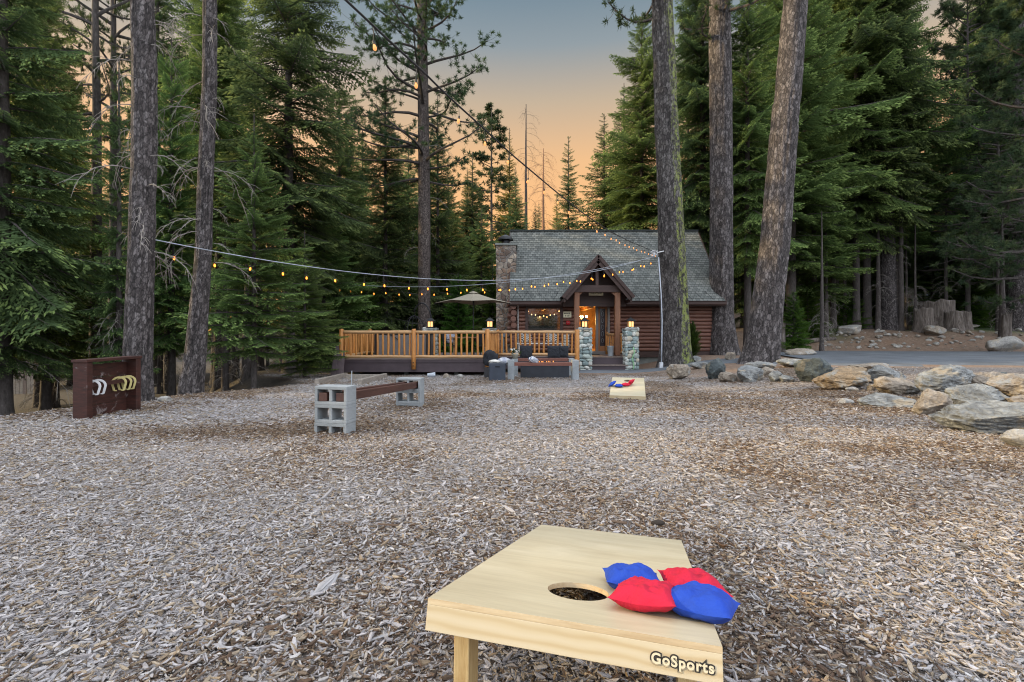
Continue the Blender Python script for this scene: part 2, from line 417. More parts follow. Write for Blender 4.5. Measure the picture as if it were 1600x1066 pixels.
# ---- road and path: asphalt sheets lying on the ground
asph = M('asphalt'); v = asph.world(); f = asph.noise(v, 90, 3, .8); f2 = asph.noise(v, .9, 5)
asph.col(asph.mix(1.0, asph.ramp(f, [(.3, (.075, .085, .10)), (.7, (.155, .17, .19))]), asph.ramp(f2, [(.35, .75), (.65, 1.15)]), 'MULTIPLY')).rough(.85).bump(f, .5, .01)
asph.b.inputs['Specular IOR Level'].default_value = .3
def strip(name, left, right, n=60, m=8, th=.05):
    """sheet between two polylines, draped on the ground, with an edge"""
    def res(pl):
        pl = np.array(pl, float); d = np.r_[0, np.cumsum(np.hypot(*np.diff(pl, axis=0).T))]; t = np.linspace(0, d[-1], n)
        q = np.stack([np.interp(t, d, pl[:, 0]), np.interp(t, d, pl[:, 1])], 1)
        for _ in range(3): q[1:-1] = (q[:-2] + 2 * q[1:-1] + q[2:]) / 4
        return q
    A, B = res(left), res(right); V = []
    for j in range(m + 2):
        t = min(max((j - .5) / (m - 1 + .0), 0), 1) if 0 < j < m + 1 else (0 if j == 0 else 1)
        q = A * (1 - t) + B * t
        hz = H(q[:, 0], q[:, 1]) + (th if 0 < j < m + 1 else -.06)
        V.append(np.concatenate([q, hz[:, None]], 1))
    me = npmesh(name, np.concatenate(V), grid_quads(n, m + 2), asph.m, smooth=False); return struct(link(name, me))
strip('path', [(1.6, 17.2), (3.0, 17.0), (5, 17.2), (7.3, 16.6), (8.2, 15.3), (10, 14.2), (12, 13.9)], [(2.9, 18.5), (4.4, 18.5), (5.4, 18.0), (7.7, 17.9), (9.0, 17.2), (10.5, 16.6), (12.5, 16.5)], th=.045)
strip('road', [(10.2, 16.2), (11.4, 14.6), (14.5, 14.2), (20, 13.2), (28, 11.5), (60, 7)], [(12.3, 25.0), (14.5, 24.2), (17, 23.6), (22, 23.2), (30, 22.5), (60, 18)], th=.05)
strip('far_road', [(31, 43), (36.5, 47), (60, 52)], [(30, 50), (36, 56), (60, 62)], th=.06)

# ---------------------------------------------------------------- rocks
rockm = {}
for nm, a, b, c in (('grey', (.11, .115, .12), (.29, .30, .30), (.50, .50, .48)), ('tan', (.19, .155, .125), (.39, .33, .265), (.53, .49, .43)),
                    ('pale', (.30, .29, .28), (.50, .48, .45), (.60, .58, .55)), ('dark', (.035, .045, .05), (.09, .11, .115), (.20, .20, .17)), ('rust', (.17, .13, .09), (.36, .26, .16), (.34, .35, .34))):
    m = M('rock_' + nm); v = m.coord(); n1 = m.noise(v, 2.2, 7, .65, .8); n2 = m.noise(v, 14, 6, .7, 1.2)
    c0 = m.ramp(n1, [(.30, a), (.50, b), (.68, c)])
    c1 = m.mix(m.ramp(n2, [(.38, .55), (.62, 0.0)]), c0, tuple(q * .38 for q in a))
    geo = m.ramp(m.noise(v, 3.3, 3, .6), [(.54, 0.0), (.62, .75)])
    c1 = m.mix(geo, c1, {'grey': (.36, .30, .22), 'tan': (.30, .31, .31), 'pale': (.46, .38, .28), 'dark': (.16, .14, .10), 'rust': (.24, .26, .27)}[nm])
    m.col(c1).rough(.85).bump(m.mix(.5, n1, n2), 1.0, .07); rockm[nm] = m.m
_ico = {}
def ico(sub):
    if sub not in _ico:
        bm = bmesh.new(); bmesh.ops.create_icosphere(bm, subdivisions=sub, radius=1)
        _ico[sub] = (np.array([v.co[:] for v in bm.verts]), np.array([[v.index for v in f.verts] for f in bm.faces])); bm.free()
    return _ico[sub]
def rock_mesh(name, w, d, h, kind, seed, sub=5, rough=.22, facets=9):
    V, Fc = ico(sub); V = V.copy(); r = np.random.default_rng(seed)
    for k in range(facets):                                   # chop with random planes: flat worn faces
        nrm = r.normal(size=3); nrm /= np.linalg.norm(nrm); dd = r.uniform(.50, .84)
        t = V @ nrm - dd; V -= np.where(t > 0, t, 0)[:, None] * nrm * .92
    s = seed * 7.3
    n1 = fbm(V[:, 0] * 1.4 + s, V[:, 1] * 1.4, V[:, 2] * 1.4, seed, 3) - .5
    n2 = fbm(V[:, 0] * 5 + s, V[:, 1] * 5, V[:, 2] * 9, seed + 9, 4) - .5
    n3 = fbm(V[:, 0] * 12 + s, V[:, 1] * 12, V[:, 2] * 20, seed + 19, 3) - .5; V = V * (1 + rough * 1.7 * n1 + rough * .75 * n2 + rough * .32 * n3)[:, None]
    lo, hi = V.min(0), V.max(0); V = (V - (lo + hi) / 2) / (hi - lo)
    V = V * np.array([w, d, h]); V[:, 2] += h * .5
    me = npmesh(name, V, Fc, rockm[kind], smooth=sub > 3)
    return me
def rock(px, pyb, wpx, hpx, kind, label, seed, depth=None, yaw=0, rough=.2, tilt=0, name='boulder', cat='rock', group='boulders along the edge of the chip bed', sink=.14, sub=5, lift=0):
    p = hit(px, pyb); k = p.y / F; W = wpx * k * 1.05; Hh = hpx * k * 1.22
    if depth is None: depth = max(W * .7, Hh)
    p.y += depth * .4; p.x = (px - 800) / F * p.y
    o = link(name, rock_mesh(name, W, depth, Hh * (1 + sink), kind, seed, sub, rough), loc=(p.x, p.y, Hs(p.x, p.y) - Hh * sink + lift), rot=(0, R(tilt), R(yaw)))
    return tag(o, label, cat, group)
RK = [
 (1061, 594, 36, 20, 'tan', 'blocky cream boulder in front of the mossy pine by the path', 1),
 (1118, 593, 29, 27, 'dark', 'dark greenish pointed rock at the left end of the rock row', 2),
 (1139, 597, 28, 13, 'tan', 'low brownish rock touching the dark greenish pointed rock', 3),
 (1172, 597, 44, 20, 'grey', 'broad mottled grey rock below the leaning pine', 4),
 (1186, 581, 46, 12, 'grey', 'flat grey-blue slab lying on the path edge behind the mottled rock', 5),
 (1199, 587, 24, 11, 'tan', 'small rounded orange-tan stone on top of the rock row', 6),
 (1212, 597, 22, 14, 'grey', 'small blue-grey rock right of the round tan stone', 7),
 (1229, 598, 24, 9, 'grey', 'low blue-grey rock at the foot of the dark tilted boulder', 8),
 (1239, 575, 46, 11, 'grey', 'flat pale grey slab beside the asphalt left of the tilted boulder', 9),
 (1268, 599, 52, 32, 'dark', 'dark grey tilted boulder with a rusty underside', 10),
 (1316, 612, 80, 31, 'rust', 'long pointed orange boulder with a flat grey top', 11),
 (1364, 584, 62, 13, 'tan', 'long low tan slab behind the orange pointed boulder', 12),
 (1380, 602, 58, 24, 'grey', 'oval grey-green boulder right of the orange pointed one', 13),
 (1400, 618, 58, 22, 'tan', 'wrinkled tan rock under the oval grey-green boulder', 14),
 (1352, 604, 12, 7, 'tan', 'fist-sized tan stone left of the wrinkled tan rock', 15),
 (1363, 611, 15, 9, 'tan', 'pinkish tan stone in front of the oval boulder', 16),
 (1329, 612, 22, 6, 'pale', 'white flat stone in the chips before the orange boulder', 17),
 (1385, 637, 82, 17, 'grey', 'long thin blue-grey slab lying in the chips', 18),
 (1322, 632, 22, 7, 'pale', 'small pale flat stone left of the long thin slab', 19),
 (1467, 628, 104, 46, 'grey', 'largest upright grey boulder streaked with tan', 20),
 (1530, 624, 86, 34, 'tan', 'tan boulder leaning behind the round grey boulder', 23),
 (1458, 651, 60, 34, 'tan', 'orange and cream boulder in front of the largest grey one', 21),
 (1526, 645, 78, 36, 'grey', 'round blue-grey boulder with white veins', 22),
 (1586, 631, 84, 37, 'tan', 'broad tan boulder overhanging a dark gap at the right edge', 24),
 (1562, 599, 40, 13, 'dark', 'dark flat rock behind the broad tan boulder', 25),
 (1526, 598, 22, 12, 'tan', 'small tan stone standing alone behind the boulders', 26),
 (1570, 642, 30, 14, 'tan', 'tan wedge rock tucked in the dark gap', 29),
 (1600, 648, 46, 24, 'tan', 'tan rock above the long low boulder at the right edge', 28),
 (1553, 684, 138, 44, 'grey', 'long low blue-grey boulder nearest the camera', 27),
 (1598, 704, 50, 25, 'pale', 'cream rock cut by the right edge of the photo', 30),
]
for a in RK:
    big = a[2] > 70
    rock(*a[:4], a[4], a[5], a[6], rough=.30 if a[4] != 'pale' else .18, sub=6 if big else 5, yaw=(a[6] * 37) % 30 - 15)
for a in [(1327, 526, 38, 12, 'pale', 'flat pale boulder at the top left of the dirt bank', 41), (1251, 557, 42, 10, 'tan', 'low sandy rock beside the trunk base by the road', 42),
          (1457, 526, 32, 13, 'tan', 'tan rock on the dirt bank below the stumps', 43), (1507, 513, 36, 6, 'pale', 'thin flat rock on the bank right of the stumps', 44),
          (1568, 551, 50, 21, 'pale', 'large white boulder at the foot of the bank by the road', 45), (1093, 577, 30, 9, 'grey', 'flat grey rock right of the mossy pine', 46),
          (1141, 564, 18, 11, 'tan', 'sandy rock between the two trunks by the path', 47), (1088, 566, 14, 8, 'grey', 'small grey rock below the shrub', 48),
          (257, 629, 20, 8, 'pale', 'white rounded stone at the left edge of the chip bed', 49), (698, 592, 12, 7, 'tan', 'sandy stone under the left part of the deck', 50), (719, 591, 9, 5, 'pale', 'small pale stone under the deck right of the sandy one', 51)]:
    rock(*a[:4], a[4], a[5], a[6], rough=.2, group='scattered rocks', sub=4)
rs = random.Random(5); peb = [rock_mesh('pebble', 1, .8, .6, k, 60 + i, 3) for i, k in enumerate(('pale', 'tan', 'pale', 'pale'))]
for k in range(150):
    px = rs.uniform(1235, 1600); py = rs.uniform(516, 546) if px < 1540 else rs.uniform(500, 546)
    p = hit(px, py); s = p.y / F * rs.uniform(2.5, 10)
    o = link('small_stone', peb[k % 4], loc=(p.x, p.y, p.z - s * .12), rot=(0, 0, rs.uniform(0, 6)), scale=(s, s, s))
    tag(o, 'small stone scattered on the dirt bank behind the road', 'stone', 'small stones on the dirt bank')
# ---------------------------------------------------------------- building materials
logm = M('stained_log'); v = logm.coord((1.0, 9, 9)); f = logm.noise(v, 1.5, 6, .7, .5)
logm.col(logm.ramp(f, [(.3, (.080, .032, .022)), (.55, (.160, .068, .045)), (.75, (.25, .115, .08))])).rough(.55).bump(f, .3, .01); LOG = logm.m
DARKW = woodmat('dark_brown_trim', (.025, .012, .010), (.065, .032, .026), 'x', .8)
DARKZ = woodmat('dark_brown_post', (.030, .014, .011), (.075, .036, .028), 'z', .8)
POST = woodmat('porch_post_wood', (.13, .055, .030), (.27, .125, .065), 'z', 1)
RAILX = woodmat('honey_log', (.30, .115, .026), (.60, .28, .075), 'x', 1.2, .5)
RAILZ = woodmat('honey_log_upright', (.31, .115, .026), (.62, .28, .075), 'z', 1.2, .5)
RAILTOP = woodmat('weathered_log', (.34, .18, .08), (.60, .38, .19), 'x', 1.2, .6)
FASC = plain('deck_fascia_paint', (.060, .042, .050), .6, .2, 3)
DECKTOP = woodmat('deck_boards', (.10, .075, .065), (.22, .17, .15), 'y', .8)
STEEL = plain('dark_metal', (.03, .03, .034), .4, .2, 10, .1, .002, .7)
GALV = plain('galvanised_metal', (.45, .50, .54), .35, .15, 14, .1, .002, .3)
CONC = M('concrete_block'); v = CONC.coord(); f = CONC.noise(v, 4, 5, .6); f2 = CONC.noise(v, 120, 2, .8)
CONC.col(CONC.ramp(CONC.mix(.35, f, f2), [(.3, (.19, .21, .225)), (.7, (.35, .375, .395))])).rough(.92).bump(f2, .8, .004); CONC = CONC.m
FOUND = plain('foundation', (.16, .17, .16), .9, .3, 3)
REDBEAM = woodmat('red_brown_beam', (.035, .013, .010), (.10, .042, .031), 'y', 1.5, .5)
REDBEAMX = woodmat('red_brown_beam_worn', (.085, .025, .018), (.22, .085, .06), 'x', 1.5, .5)
CHAR = plain('charcoal_fabric', (.014, .016, .022), .95, .25, 40, .5, .002)

# ---------------------------------------------------------------- log cabin
cab = thing('log_cabin', 'red-brown log cabin with a grey shingle roof and a gabled entry porch', 'house', (4.5, 23, -.75))
def cb(mb, name, mats, **k):
    o = mb.build(name, mats, **k); o.parent = cab; o.matrix_parent_inverse = Matrix.Translation((-4.5, -23, .75)); return o
WY = 20.9; XL, XR = .24, 8.85
def logs(mb, x0, x1, z0, z1, y, openings=(), rh=.163, nrm=-1, axis='x'):
    rows = int(round((z1 - z0) / rh)); rh = (z1 - z0) / rows
    for r in range(rows):
        a, b = z0 + r * rh, z0 + (r + 1) * rh; segs = [(x0, x1)]
        for (ox0, ox1, oz0, oz1) in openings:
            if b > oz0 + .01 and a < oz1 - .01:
                ns = []
                for s0, s1 in segs:
                    if ox0 > s0: ns.append((s0, min(ox0, s1)))
                    if ox1 < s1: ns.append((max(ox1, s0), s1))
                segs = [q for q in ns if q[1] - q[0] > .01]
        for s0, s1 in segs:
            V = []; Fq = []; K = 7; nx = max(2, int((s1 - s0) / .5) + 1)
            for i in range(nx):
                xx = s0 + (s1 - s0) * i / (nx - 1)
                for k in range(K):
                    t = math.pi * k / (K - 1); wob = .004 * math.sin(xx * 3 + r * 1.7)
                    q = y + nrm * (.07 * math.sin(t) ** .8 + wob); zz = (a + b) / 2 - math.cos(t) * rh * .49
                    V.append((xx, q, zz) if axis == 'x' else (q, xx, zz))
            for i in range(nx - 1):
                for k in range(K - 1):
                    c0 = i * K + k; Fq.append((c0, c0 + K, c0 + K + 1, c0 + 1))
            mb.add(V, Fq)
WIN = (.66, 2.13, .90, 1.86); DOOR = (2.88, 4.18, -.14, 2.02)
mb = MB(); logs(mb, XL, XR, -.02, 2.08, WY, [WIN, DOOR]); cb(mb, 'wall', LOG)
mb = MB(); logs(mb, WY, 26.0, -.02, 2.08, XL, nrm=-1, axis='y'); logs(mb, WY, 26.0, -.02, 2.08, XR, nrm=1, axis='y')
for k in range(21):                                                     # gable ends, course by course
    z = 2.08 + k * .165; t = (z + .1 - 2.08) / 3.5; d = 2.55 * (1 - t)
    if d > .15:
        for xx, s in ((XL, -1), (XR, 1)): logs(mb, 23.45 - d, 23.45 + d, z, z + .165, xx, nrm=s, axis='y')
cb(mb, 'side_wall', LOG)
mb = MB()
mb.bx(XL, 2.88, WY + .012, WY + .1, -.02, .90); mb.bx(XL, .66, WY + .012, WY + .1, .90, 2.08); mb.bx(2.13, 2.88, WY + .012, WY + .1, .90, 2.08)
mb.bx(.66, 2.13, WY + .012, WY + .1, 1.86, 2.08); mb.bx(4.18, XR, WY + .012, WY + .1, -.02, 2.08); mb.bx(2.88, 4.18, WY + .012, WY + .1, 2.02, 2.08)
mb.bx(4.95, XR + .05, WY - .06, WY + .1, -.27, -.022); mb.bx(XL + .02, XR - .02, 25.9, 26, -.8, 2.08)
cb(mb, 'wall_backing', DARKW)
mb = MB(); mb.bx(XL, XR, WY + .02, 25.9, -.9, -.272); cb(mb, 'foundation', FOUND)
# roof: overlapping shingle courses
sh = M('roof_shingles'); v = sh.coord((1, 1, 1))
br = sh.n('ShaderNodeTexBrick'); br.inputs['Scale'].default_value = 1; br.inputs['Brick Width'].default_value = .16; br.inputs['Row Height'].default_value = .144
br.inputs['Mortar Size'].default_value = .007; br.inputs['Color1'].default_value = (0, 0, 0, 1); br.inputs['Color2'].default_value = (1, 1, 1, 1); br.inputs['Mortar'].default_value = (.0, .0, .0, 1); br.offset_frequency = 2
uvn = sh.n('ShaderNodeUVMap'); sh.l(uvn.outputs[0], br.inputs['Vector'])
fn = sh.noise(v, 120, 2, .8); f3 = sh.noise(v, .8, 4)
cc = sh.ramp(br.outputs['Color'], [(0, (.095, .103, .098)), (.45, (.142, .152, .144)), (1, (.195, .203, .19))])
cc = sh.mix(br.outputs['Fac'], cc, (.03, .035, .035)); cc = sh.mix(1.0, cc, sh.ramp(f3, [(.3, .82), (.7, 1.15)]), 'MULTIPLY'); cc = sh.mix(1.0, cc, sh.ramp(fn, [(.3, .75), (.7, 1.2)]), 'MULTIPLY')
sh.col(cc).rough(.9).bump(fn, .4, .004); SH = sh.m
def courses(name, A, B, Cc, D, n, parent_fn=cb, th=.016):
    """A,B = eave ends; D,C = ridge ends; n courses"""
    A, B, Cc, D = map(Vector, (A, B, Cc, D)); nr = (B - A).cross(D - A); nr.normalize()
    if nr.z < 0: nr = -nr
    me_v, me_f, uv = [], [], []
    for k in range(n):
        t0, t1 = k / n, min(1, (k + 1.25) / n)
        a, b = A.lerp(D, t0), B.lerp(Cc, t0); c, d = B.lerp(Cc, t1), A.lerp(D, t1)
        o = len(me_v); me_v += [a + nr * th, b + nr * th, c + nr * .002, d + nr * .002, a, b]
        me_f += [(o, o + 1, o + 2, o + 3), (o + 4, o + 5, o + 1, o)]
        wd_ = (B - A).length; h0 = k * .144; off = (k % 2) * .0
        uv += [(off, h0 + .004), (wd_ + off, h0 + .004), (wd_ + off, h0 + .144), (off, h0 + .144)] + [(off, h0)] * 2 + [(wd_ + off, h0)] * 2
    me = bpy.data.meshes.new(name); me.from_pydata([tuple(q) for q in me_v], [], me_f); me.materials.append(SH)
    u = me.uv_layers.new(name='UVMap'); u.data.foreach_set('uv', np.array(uv, np.float32).ravel())
    o = bpy.data.objects.new(name, me); C.objects.link(o); o.parent = cab; o.matrix_parent_inverse = Matrix.Translation((-4.5, -23, .75)); return o
EY, EZ, RY, RZ = 20.38, 2.14, 23.45, 5.74; RX0, RX1 = -.10, 9.08
courses('roof', (RX0, EY, EZ), (RX1, EY, EZ), (RX1, RY, RZ), (RX0, RY, RZ), 33)
courses('roof_back', (RX1, 2 * RY - EY, EZ), (RX0, 2 * RY - EY, EZ), (RX0, RY, RZ), (RX1, RY, RZ), 33)
mb = MB()
for xx in (RX0, RX1):
    for s in (1, -1): mb.beam((xx, RY - s * (RY - EY), EZ - .11), (xx, RY, RZ - .11), .04, .19)
cb(mb, 'rake_board', DARKW)
mb = MB(); mb.bx(RX0 + .03, RX1 - .03, EY + .06, EY + .10, 1.92, 2.10); mb.beam((RX0 + .1, EY + .1, 2.06), (RX0 + .1, RY, RZ - .12), .02, .02)
mb.add([(RX0 + .02, EY + .1, EZ - .05), (RX1 - .02, EY + .1, EZ - .05), (RX1 - .02, RY, RZ - .10), (RX0 + .02, RY, RZ - .10), (RX1 - .02, 2 * RY - EY, EZ - .05), (RX0 + .02, 2 * RY - EY, EZ - .05)], [(0, 1, 2, 3), (3, 2, 4, 5)])
mb.bx(RX0 + .1, RX1 - .1, EY + .1, WY + .1, 2.06, 2.079)
cb(mb, 'soffit', DARKW)
mb = MB(); mb.beam((RX0, RY, RZ + .03), (RX1, RY, RZ + .03), .20, .05); cb(mb, 'ridge_cap', plain('ridge_shingle', (.05, .06, .06), .9))
for x0, x1 in ((RX0, 2.15), (4.85, RX1)):
    mb = MB(); pr = [(-.02, .0), (-.13, .0), (-.15, .04), (-.15, .13), (-.165, .14), (-.165, .15), (-.14, .15), (-.13, .04), (-.03, .02)]
    V = [(x, EY + .07 + a, 1.97 + b) for x in (x0, x1) for a, b in pr]; n = len(pr)
    mb.add(V, [(i, (i + 1) % n, n + (i + 1) % n, n + i) for i in range(n)] + [tuple(range(n))[::-1], tuple(range(n, 2 * n))]); cb(mb, 'gutter', DARKW)
mb = MB(); mb.tube([(XL + .02, 20.42, 1.98), (XL + .02, 20.74, 1.80), (XL + .02, 20.76, -.5)], .035, 8); cb(mb, 'downspout', plain('pale_downspout', (.32, .30, .29), .5))
for x0, x1 in ((.0, 2.0), (5.0, 9.0)):                                   # zigzag snow melt cable
    pts = []; k = int((x1 - x0) / .22); nz = Vector((0, -(RZ - EZ), (RY - EY))).normalized() * .03
    for i in range(k + 1):
        t = .012 if i % 2 == 0 else .115
        pts.append(Vector((x0 + (x1 - x0) * i / k, EY + (RY - EY) * t, EZ + (RZ - EZ) * t)) + nz)
    mb = MB(); mb.tube(pts, .008, 5); cb(mb, 'heat_cable', STEEL)
# window
mb = MB(); a, b, c, d = WIN; t = .11
mb.bx(a - .06, b + .06, WY - .10, WY + .06, c - .10, c + .02); mb.bx(a - .06, b + .06, WY - .10, WY + .06, d - .02, d + .09)
mb.bx(a - .08, a + .04, WY - .105, WY + .055, c + .02, d - .02); mb.bx(b - .04, b + .08, WY - .105, WY + .055, c + .02, d - .02)
wf = cb(mb, 'window', DARKW)
gl = M('window_glass'); gl.col((.02, .025, .025)).rough(.0); gl.b.inputs['Alpha'].default_value = .50; gl.b.inputs['Specular IOR Level'].default_value = .8; gl.b.inputs['IOR'].default_value = 1.5
mb = MB(); mb.bx(a + .04, b - .04, WY + .0, WY + .01, c + .02, d - .02); o = mb.build('pane', gl.m); o.parent = wf
# interior: one warm room behind window and door
warm = plain('warm_interior_pine', (.50, .27, .09), .6, .35, 3); 
mb = MB(); X0, X1, Y1_, Z0, Z1 = .45, 6.4, 25.0, -.018, 2.03
mb.bx(X0, X1, WY + .12, Y1_, Z0 - .03, Z0); mb.bx(X0, X1, WY + .12, Y1_, Z1, Z1 + .02); mb.bx(X0, X1, Y1_, Y1_ + .05, Z0, Z1)
mb.bx(X0 - .05, X0, WY + .12, Y1_, Z0, Z1); mb.bx(X1, X1 + .05, WY + .12, Y1_, Z0, Z1); mb.bx(2.66, 2.74, WY + .12, 22.6, Z0, Z1 - .004); mb.bx(3.30, 3.42, 24.2, 24.3, Z0, Z1 - .004)
for k in range(6): mb.bx(X0 + 1 * k, X0 + 1 * k + .12, WY + .14, Y1_ - .01, Z1 - .16, Z1 - .004)
cb(mb, 'interior', warm)
mb = MB(); mb.bx(.75, 1.95, 22.3, 22.9, -.01, .75); mb.bx(.75, 1.95, 22.15, 22.35, .0, 1.12); cb(mb, 'sofa', plain('grey_green_upholstery', (.07, .085, .075), .9), bevel=.05)
mb = MB(); mb.bx(.95, 2.25, 24.93, 24.97, .75, 1.62); cb(mb, 'tree_reflection_panel', plain('painted_tree_reflection', (.10, .13, .12), .15, .4, 2))  # added panel, its grey-green colour imitates trees mirrored in the front pane
mb = MB(); mb.bx(.85, .95, 24.9, 24.99, .65, 1.72); mb.bx(2.25, 2.35, 24.9, 24.99, .65, 1.72); mb.bx(1.57, 1.63, 24.9, 24.92, .75, 1.62); mb.bx(.95, 2.25, 24.9, 24.99, 1.62, 1.72); mb.bx(.95, 2.25, 24.9, 24.99, .65, .75); cb(mb, 'reflection_panel_frame', DARKW)  # surround of the added reflection panel
for k in range(9):
    mb = MB(); mb.lathe([(.004, 0), (.022, .015), (.022, .04), (.003, .055)], 8, (.72 + k * .17, 21.5 + .35 * math.sin(k * 1.3), 1.72 - .22 * math.sin(k * .39) - .05 * (k % 2))); cb(mb, 'mirrored_bulb_dot', emis('mirrored_bulb_dot', (1, .55, .2), 14) if k == 0 else bpy.data.materials['mirrored_bulb_dot'])  # added glowing dots, standing in for string bulbs mirrored in the pane
ch = thing('chandelier', 'glowing brass chandelier hanging inside the open doorway', 'chandelier', (3.28, 22.6, 1.48))
mb = MB(); mb.tube([(0, 0, .52), (0, 0, 0)], .012, 6)
for k in range(6):
    t = k * math.pi / 3 + .2; mb.tube([(0, 0, .02), (.14 * math.cos(t), .14 * math.sin(t), -.06), (.26 * math.cos(t), .26 * math.sin(t), .02)], .010, 5)
mb.build('frame', plain('brass', (.5, .33, .1), .3, .1, 8, 0, 0, 1), ch)
BULBHOT = emis('chandelier_bulb', (1, .62, .22), 30)
for k in range(6):
    t = k * math.pi / 3 + .2; mb = MB(); mb.lathe([(.004, 0), (.026, .015), (.034, .045), (.02, .08), (.003, .095)], 8, (.26 * math.cos(t), .26 * math.sin(t), .02)); mb.build('bulb', BULBHOT, ch, True)
for nm, loc, e in (('room_light', (3.4, 22.8, 1.35), 60), ('living_room_light', (1.5, 23.6, 1.6), 24)):
    ld = bpy.data.lights.new(nm, 'POINT'); ld.energy = e; ld.color = (1, .60, .20); ld.shadow_soft_size = .12
    lo = bpy.data.objects.new(nm, ld); C.objects.link(lo); lo.location = loc
# door surround and door
TAUPE = plain('taupe_jamb', (.17, .15, .14), .5, .15, 4)
mb = MB(); mb.bx(2.80, 4.24, WY - .12, WY + .03, 1.97, 2.05); mb.bx(2.80, 2.90, WY - .12, WY + .03, -.14, 1.97); mb.bx(3.63, 3.74, WY - .10, WY + .03, -.01, 1.97); mb.bx(4.14, 4.24, WY - .12, WY + .03, -.14, 1.97)
mb.bx(2.90, 4.14, WY - .14, WY + .06, -.139, -.012); cb(mb, 'door_frame', TAUPE)
dr = MB(); x0, x1, z0, z1 = 3.745, 4.135, -.008, 1.965; y0, y1 = WY - .07, WY - .025
dr.bx(x0, x0 + .07, y0, y1, z0, z1); dr.bx(x1 - .09, x1, y0, y1, z0, z1); dr.bx(x0 + .07, x1 - .09, y0 + .002, y1, z0, z0 + .22); dr.bx(x0 + .07, x1 - .09, y0 + .002, y1, z1 - .12, z1)
do = cb(dr, 'door', woodmat('door_wood', (.16, .06, .02), (.36, .15, .05), 'z', 1.3))
mb = MB(); mb.bx(x0 + .072, x1 - .092, y0 + .02, y1 - .01, z0 + .222, z1 - .122); o = mb.build('glass_panel', plain('dark_leaded_glass', (.03, .022, .026), .15, .3, 20)); o.parent = do
mb = MB()
for k in range(5):
    zc = .45 + k * .29; xm = (x0 + .07 + x1 - .09) / 2
    mb.tube([(xm + .05 * math.cos(q), y0 + .012, zc + .10 * math.sin(q)) for q in np.linspace(0, 2 * math.pi, 13)], .004, 4)
o = mb.build('leading', GALV); o.parent = do
mb = MB(); mb.tube([(x1 - .045, y0 - .05, .86), (x1 - .045, y0 - .05, 1.05)], .012, 6); mb.tube([(x1 - .045, y0, .88), (x1 - .045, y0 - .05, .88)], .009, 6); mb.tube([(x1 - .045, y0, 1.03), (x1 - .045, y0 - .05, 1.03)], .009, 6); o = mb.build('handle', STEEL); o.parent = do
# corner log ends
for k in range(7):
    z = .30 + k * .27
    mb = MB(); mb.tube([(.06 + .02 * (k % 2), 20.48 + .04 * (k % 3), z), (.06 + .02 * (k % 2), 21.2, z)], .125, 12); cb(mb, 'log_end', LOG)
    mb = MB(); mb.tube([(-.20 + .05 * (k % 2), 20.98, z + .135), (.3, 20.98, z + .135)], .125, 12); cb(mb, 'log_end', LOG)
# porch
PF = -.14
mb = MB()
for k in range(14): mb.bx(2.34, 4.95, 18.9 + k * .143, 18.9 + k * .143 + .137, PF - .04, PF)
cb(mb, 'porch_floor', DECKTOP)
mb = MB(); mb.bx(2.36, 4.93, 18.93, 18.97, -.75, PF - .041); mb.bx(4.90, 4.94, 18.97, 20.9, -.75, PF - .041); mb.bx(3.02, 4.44, 18.50, 18.54, -.8, -.482); cb(mb, 'riser', FASC)
mb = MB(); mb.bx(2.98, 4.48, 18.46, 18.93, -.481, -.44); cb(mb, 'step', DECKTOP)
for xx in (2.64, 4.30):
    mb = MB(); mb.box((xx, 19.6, (2.5 + PF) / 2), (.215, .215, 2.5 - PF)); cb(mb, 'porch_post', POST, bevel=.02)
mb = MB(); mb.bx(2.35, 4.60, 19.46, 19.70, 2.44, 2.72); cb(mb, 'tie_beam', DARKW, bevel=.012)
mb = MB(); mb.box((3.46, 19.58, 3.2), (.12, .12, .94)); cb(mb, 'king_post', DARKZ)
for s in (-1, 1):
    mb = MB(); mb.beam((3.46 + s * .86, 19.58, 2.25), (3.46 + s * .62, 19.58, 2.46), .1, .1); cb(mb, 'brace', POST)
AX, AZ, GH = 3.46, 3.93, 1.42; GZ = AZ - 1.66
for s in (-1, 1):
    A_ = (AX + s * GH, 19.2, GZ); B_ = (AX + s * GH, 21.4, GZ); T0 = (AX, 19.2, AZ); T1 = (AX, 22.2, AZ)
    if s < 0: courses('porch_roof', (A_[0], 20.6 + .1, GZ), A_, T0, T1, 15)
    else: courses('porch_roof', A_, (A_[0], 20.6 + .1, GZ), T1, T0, 15)
    mb = MB(); dz = .035
    mb.beam((AX + s * (GH + .0), 19.19, GZ - .06), (AX, 19.19, AZ - .06), .06, .13); mb.beam((AX + s * (GH - .10), 19.26, GZ - .10), (AX, 19.26, AZ - .24), .07, .20)
    cb(mb, 'rake_board', DARKW)
    mb = MB(); mb.add([(AX + s * (GH - .03), 19.22, GZ - .05), (AX + s * (GH - .03), 20.9, GZ - .05), (AX, 22.1, AZ - .06), (AX, 19.22, AZ - .06)], [(0, 1, 2, 3) if s < 0 else (3, 2, 1, 0)])
    mb.beam((AX + s * (GH - .08), 19.3, GZ - .16), (AX + s * (GH - .08), 20.9, GZ - .16), .08, .14); cb(mb, 'porch_ceiling', DARKW)
mb = MB(); mb.bx(2.16, 4.80, 20.24, 20.30, 1.90, 2.42); mb.add([(2.16, 20.27, 2.421), (4.80, 20.27, 2.421), (3.46, 20.27, 3.80)], [(0, 1, 2)]); cb(mb, 'porch_back_wall', DARKW)
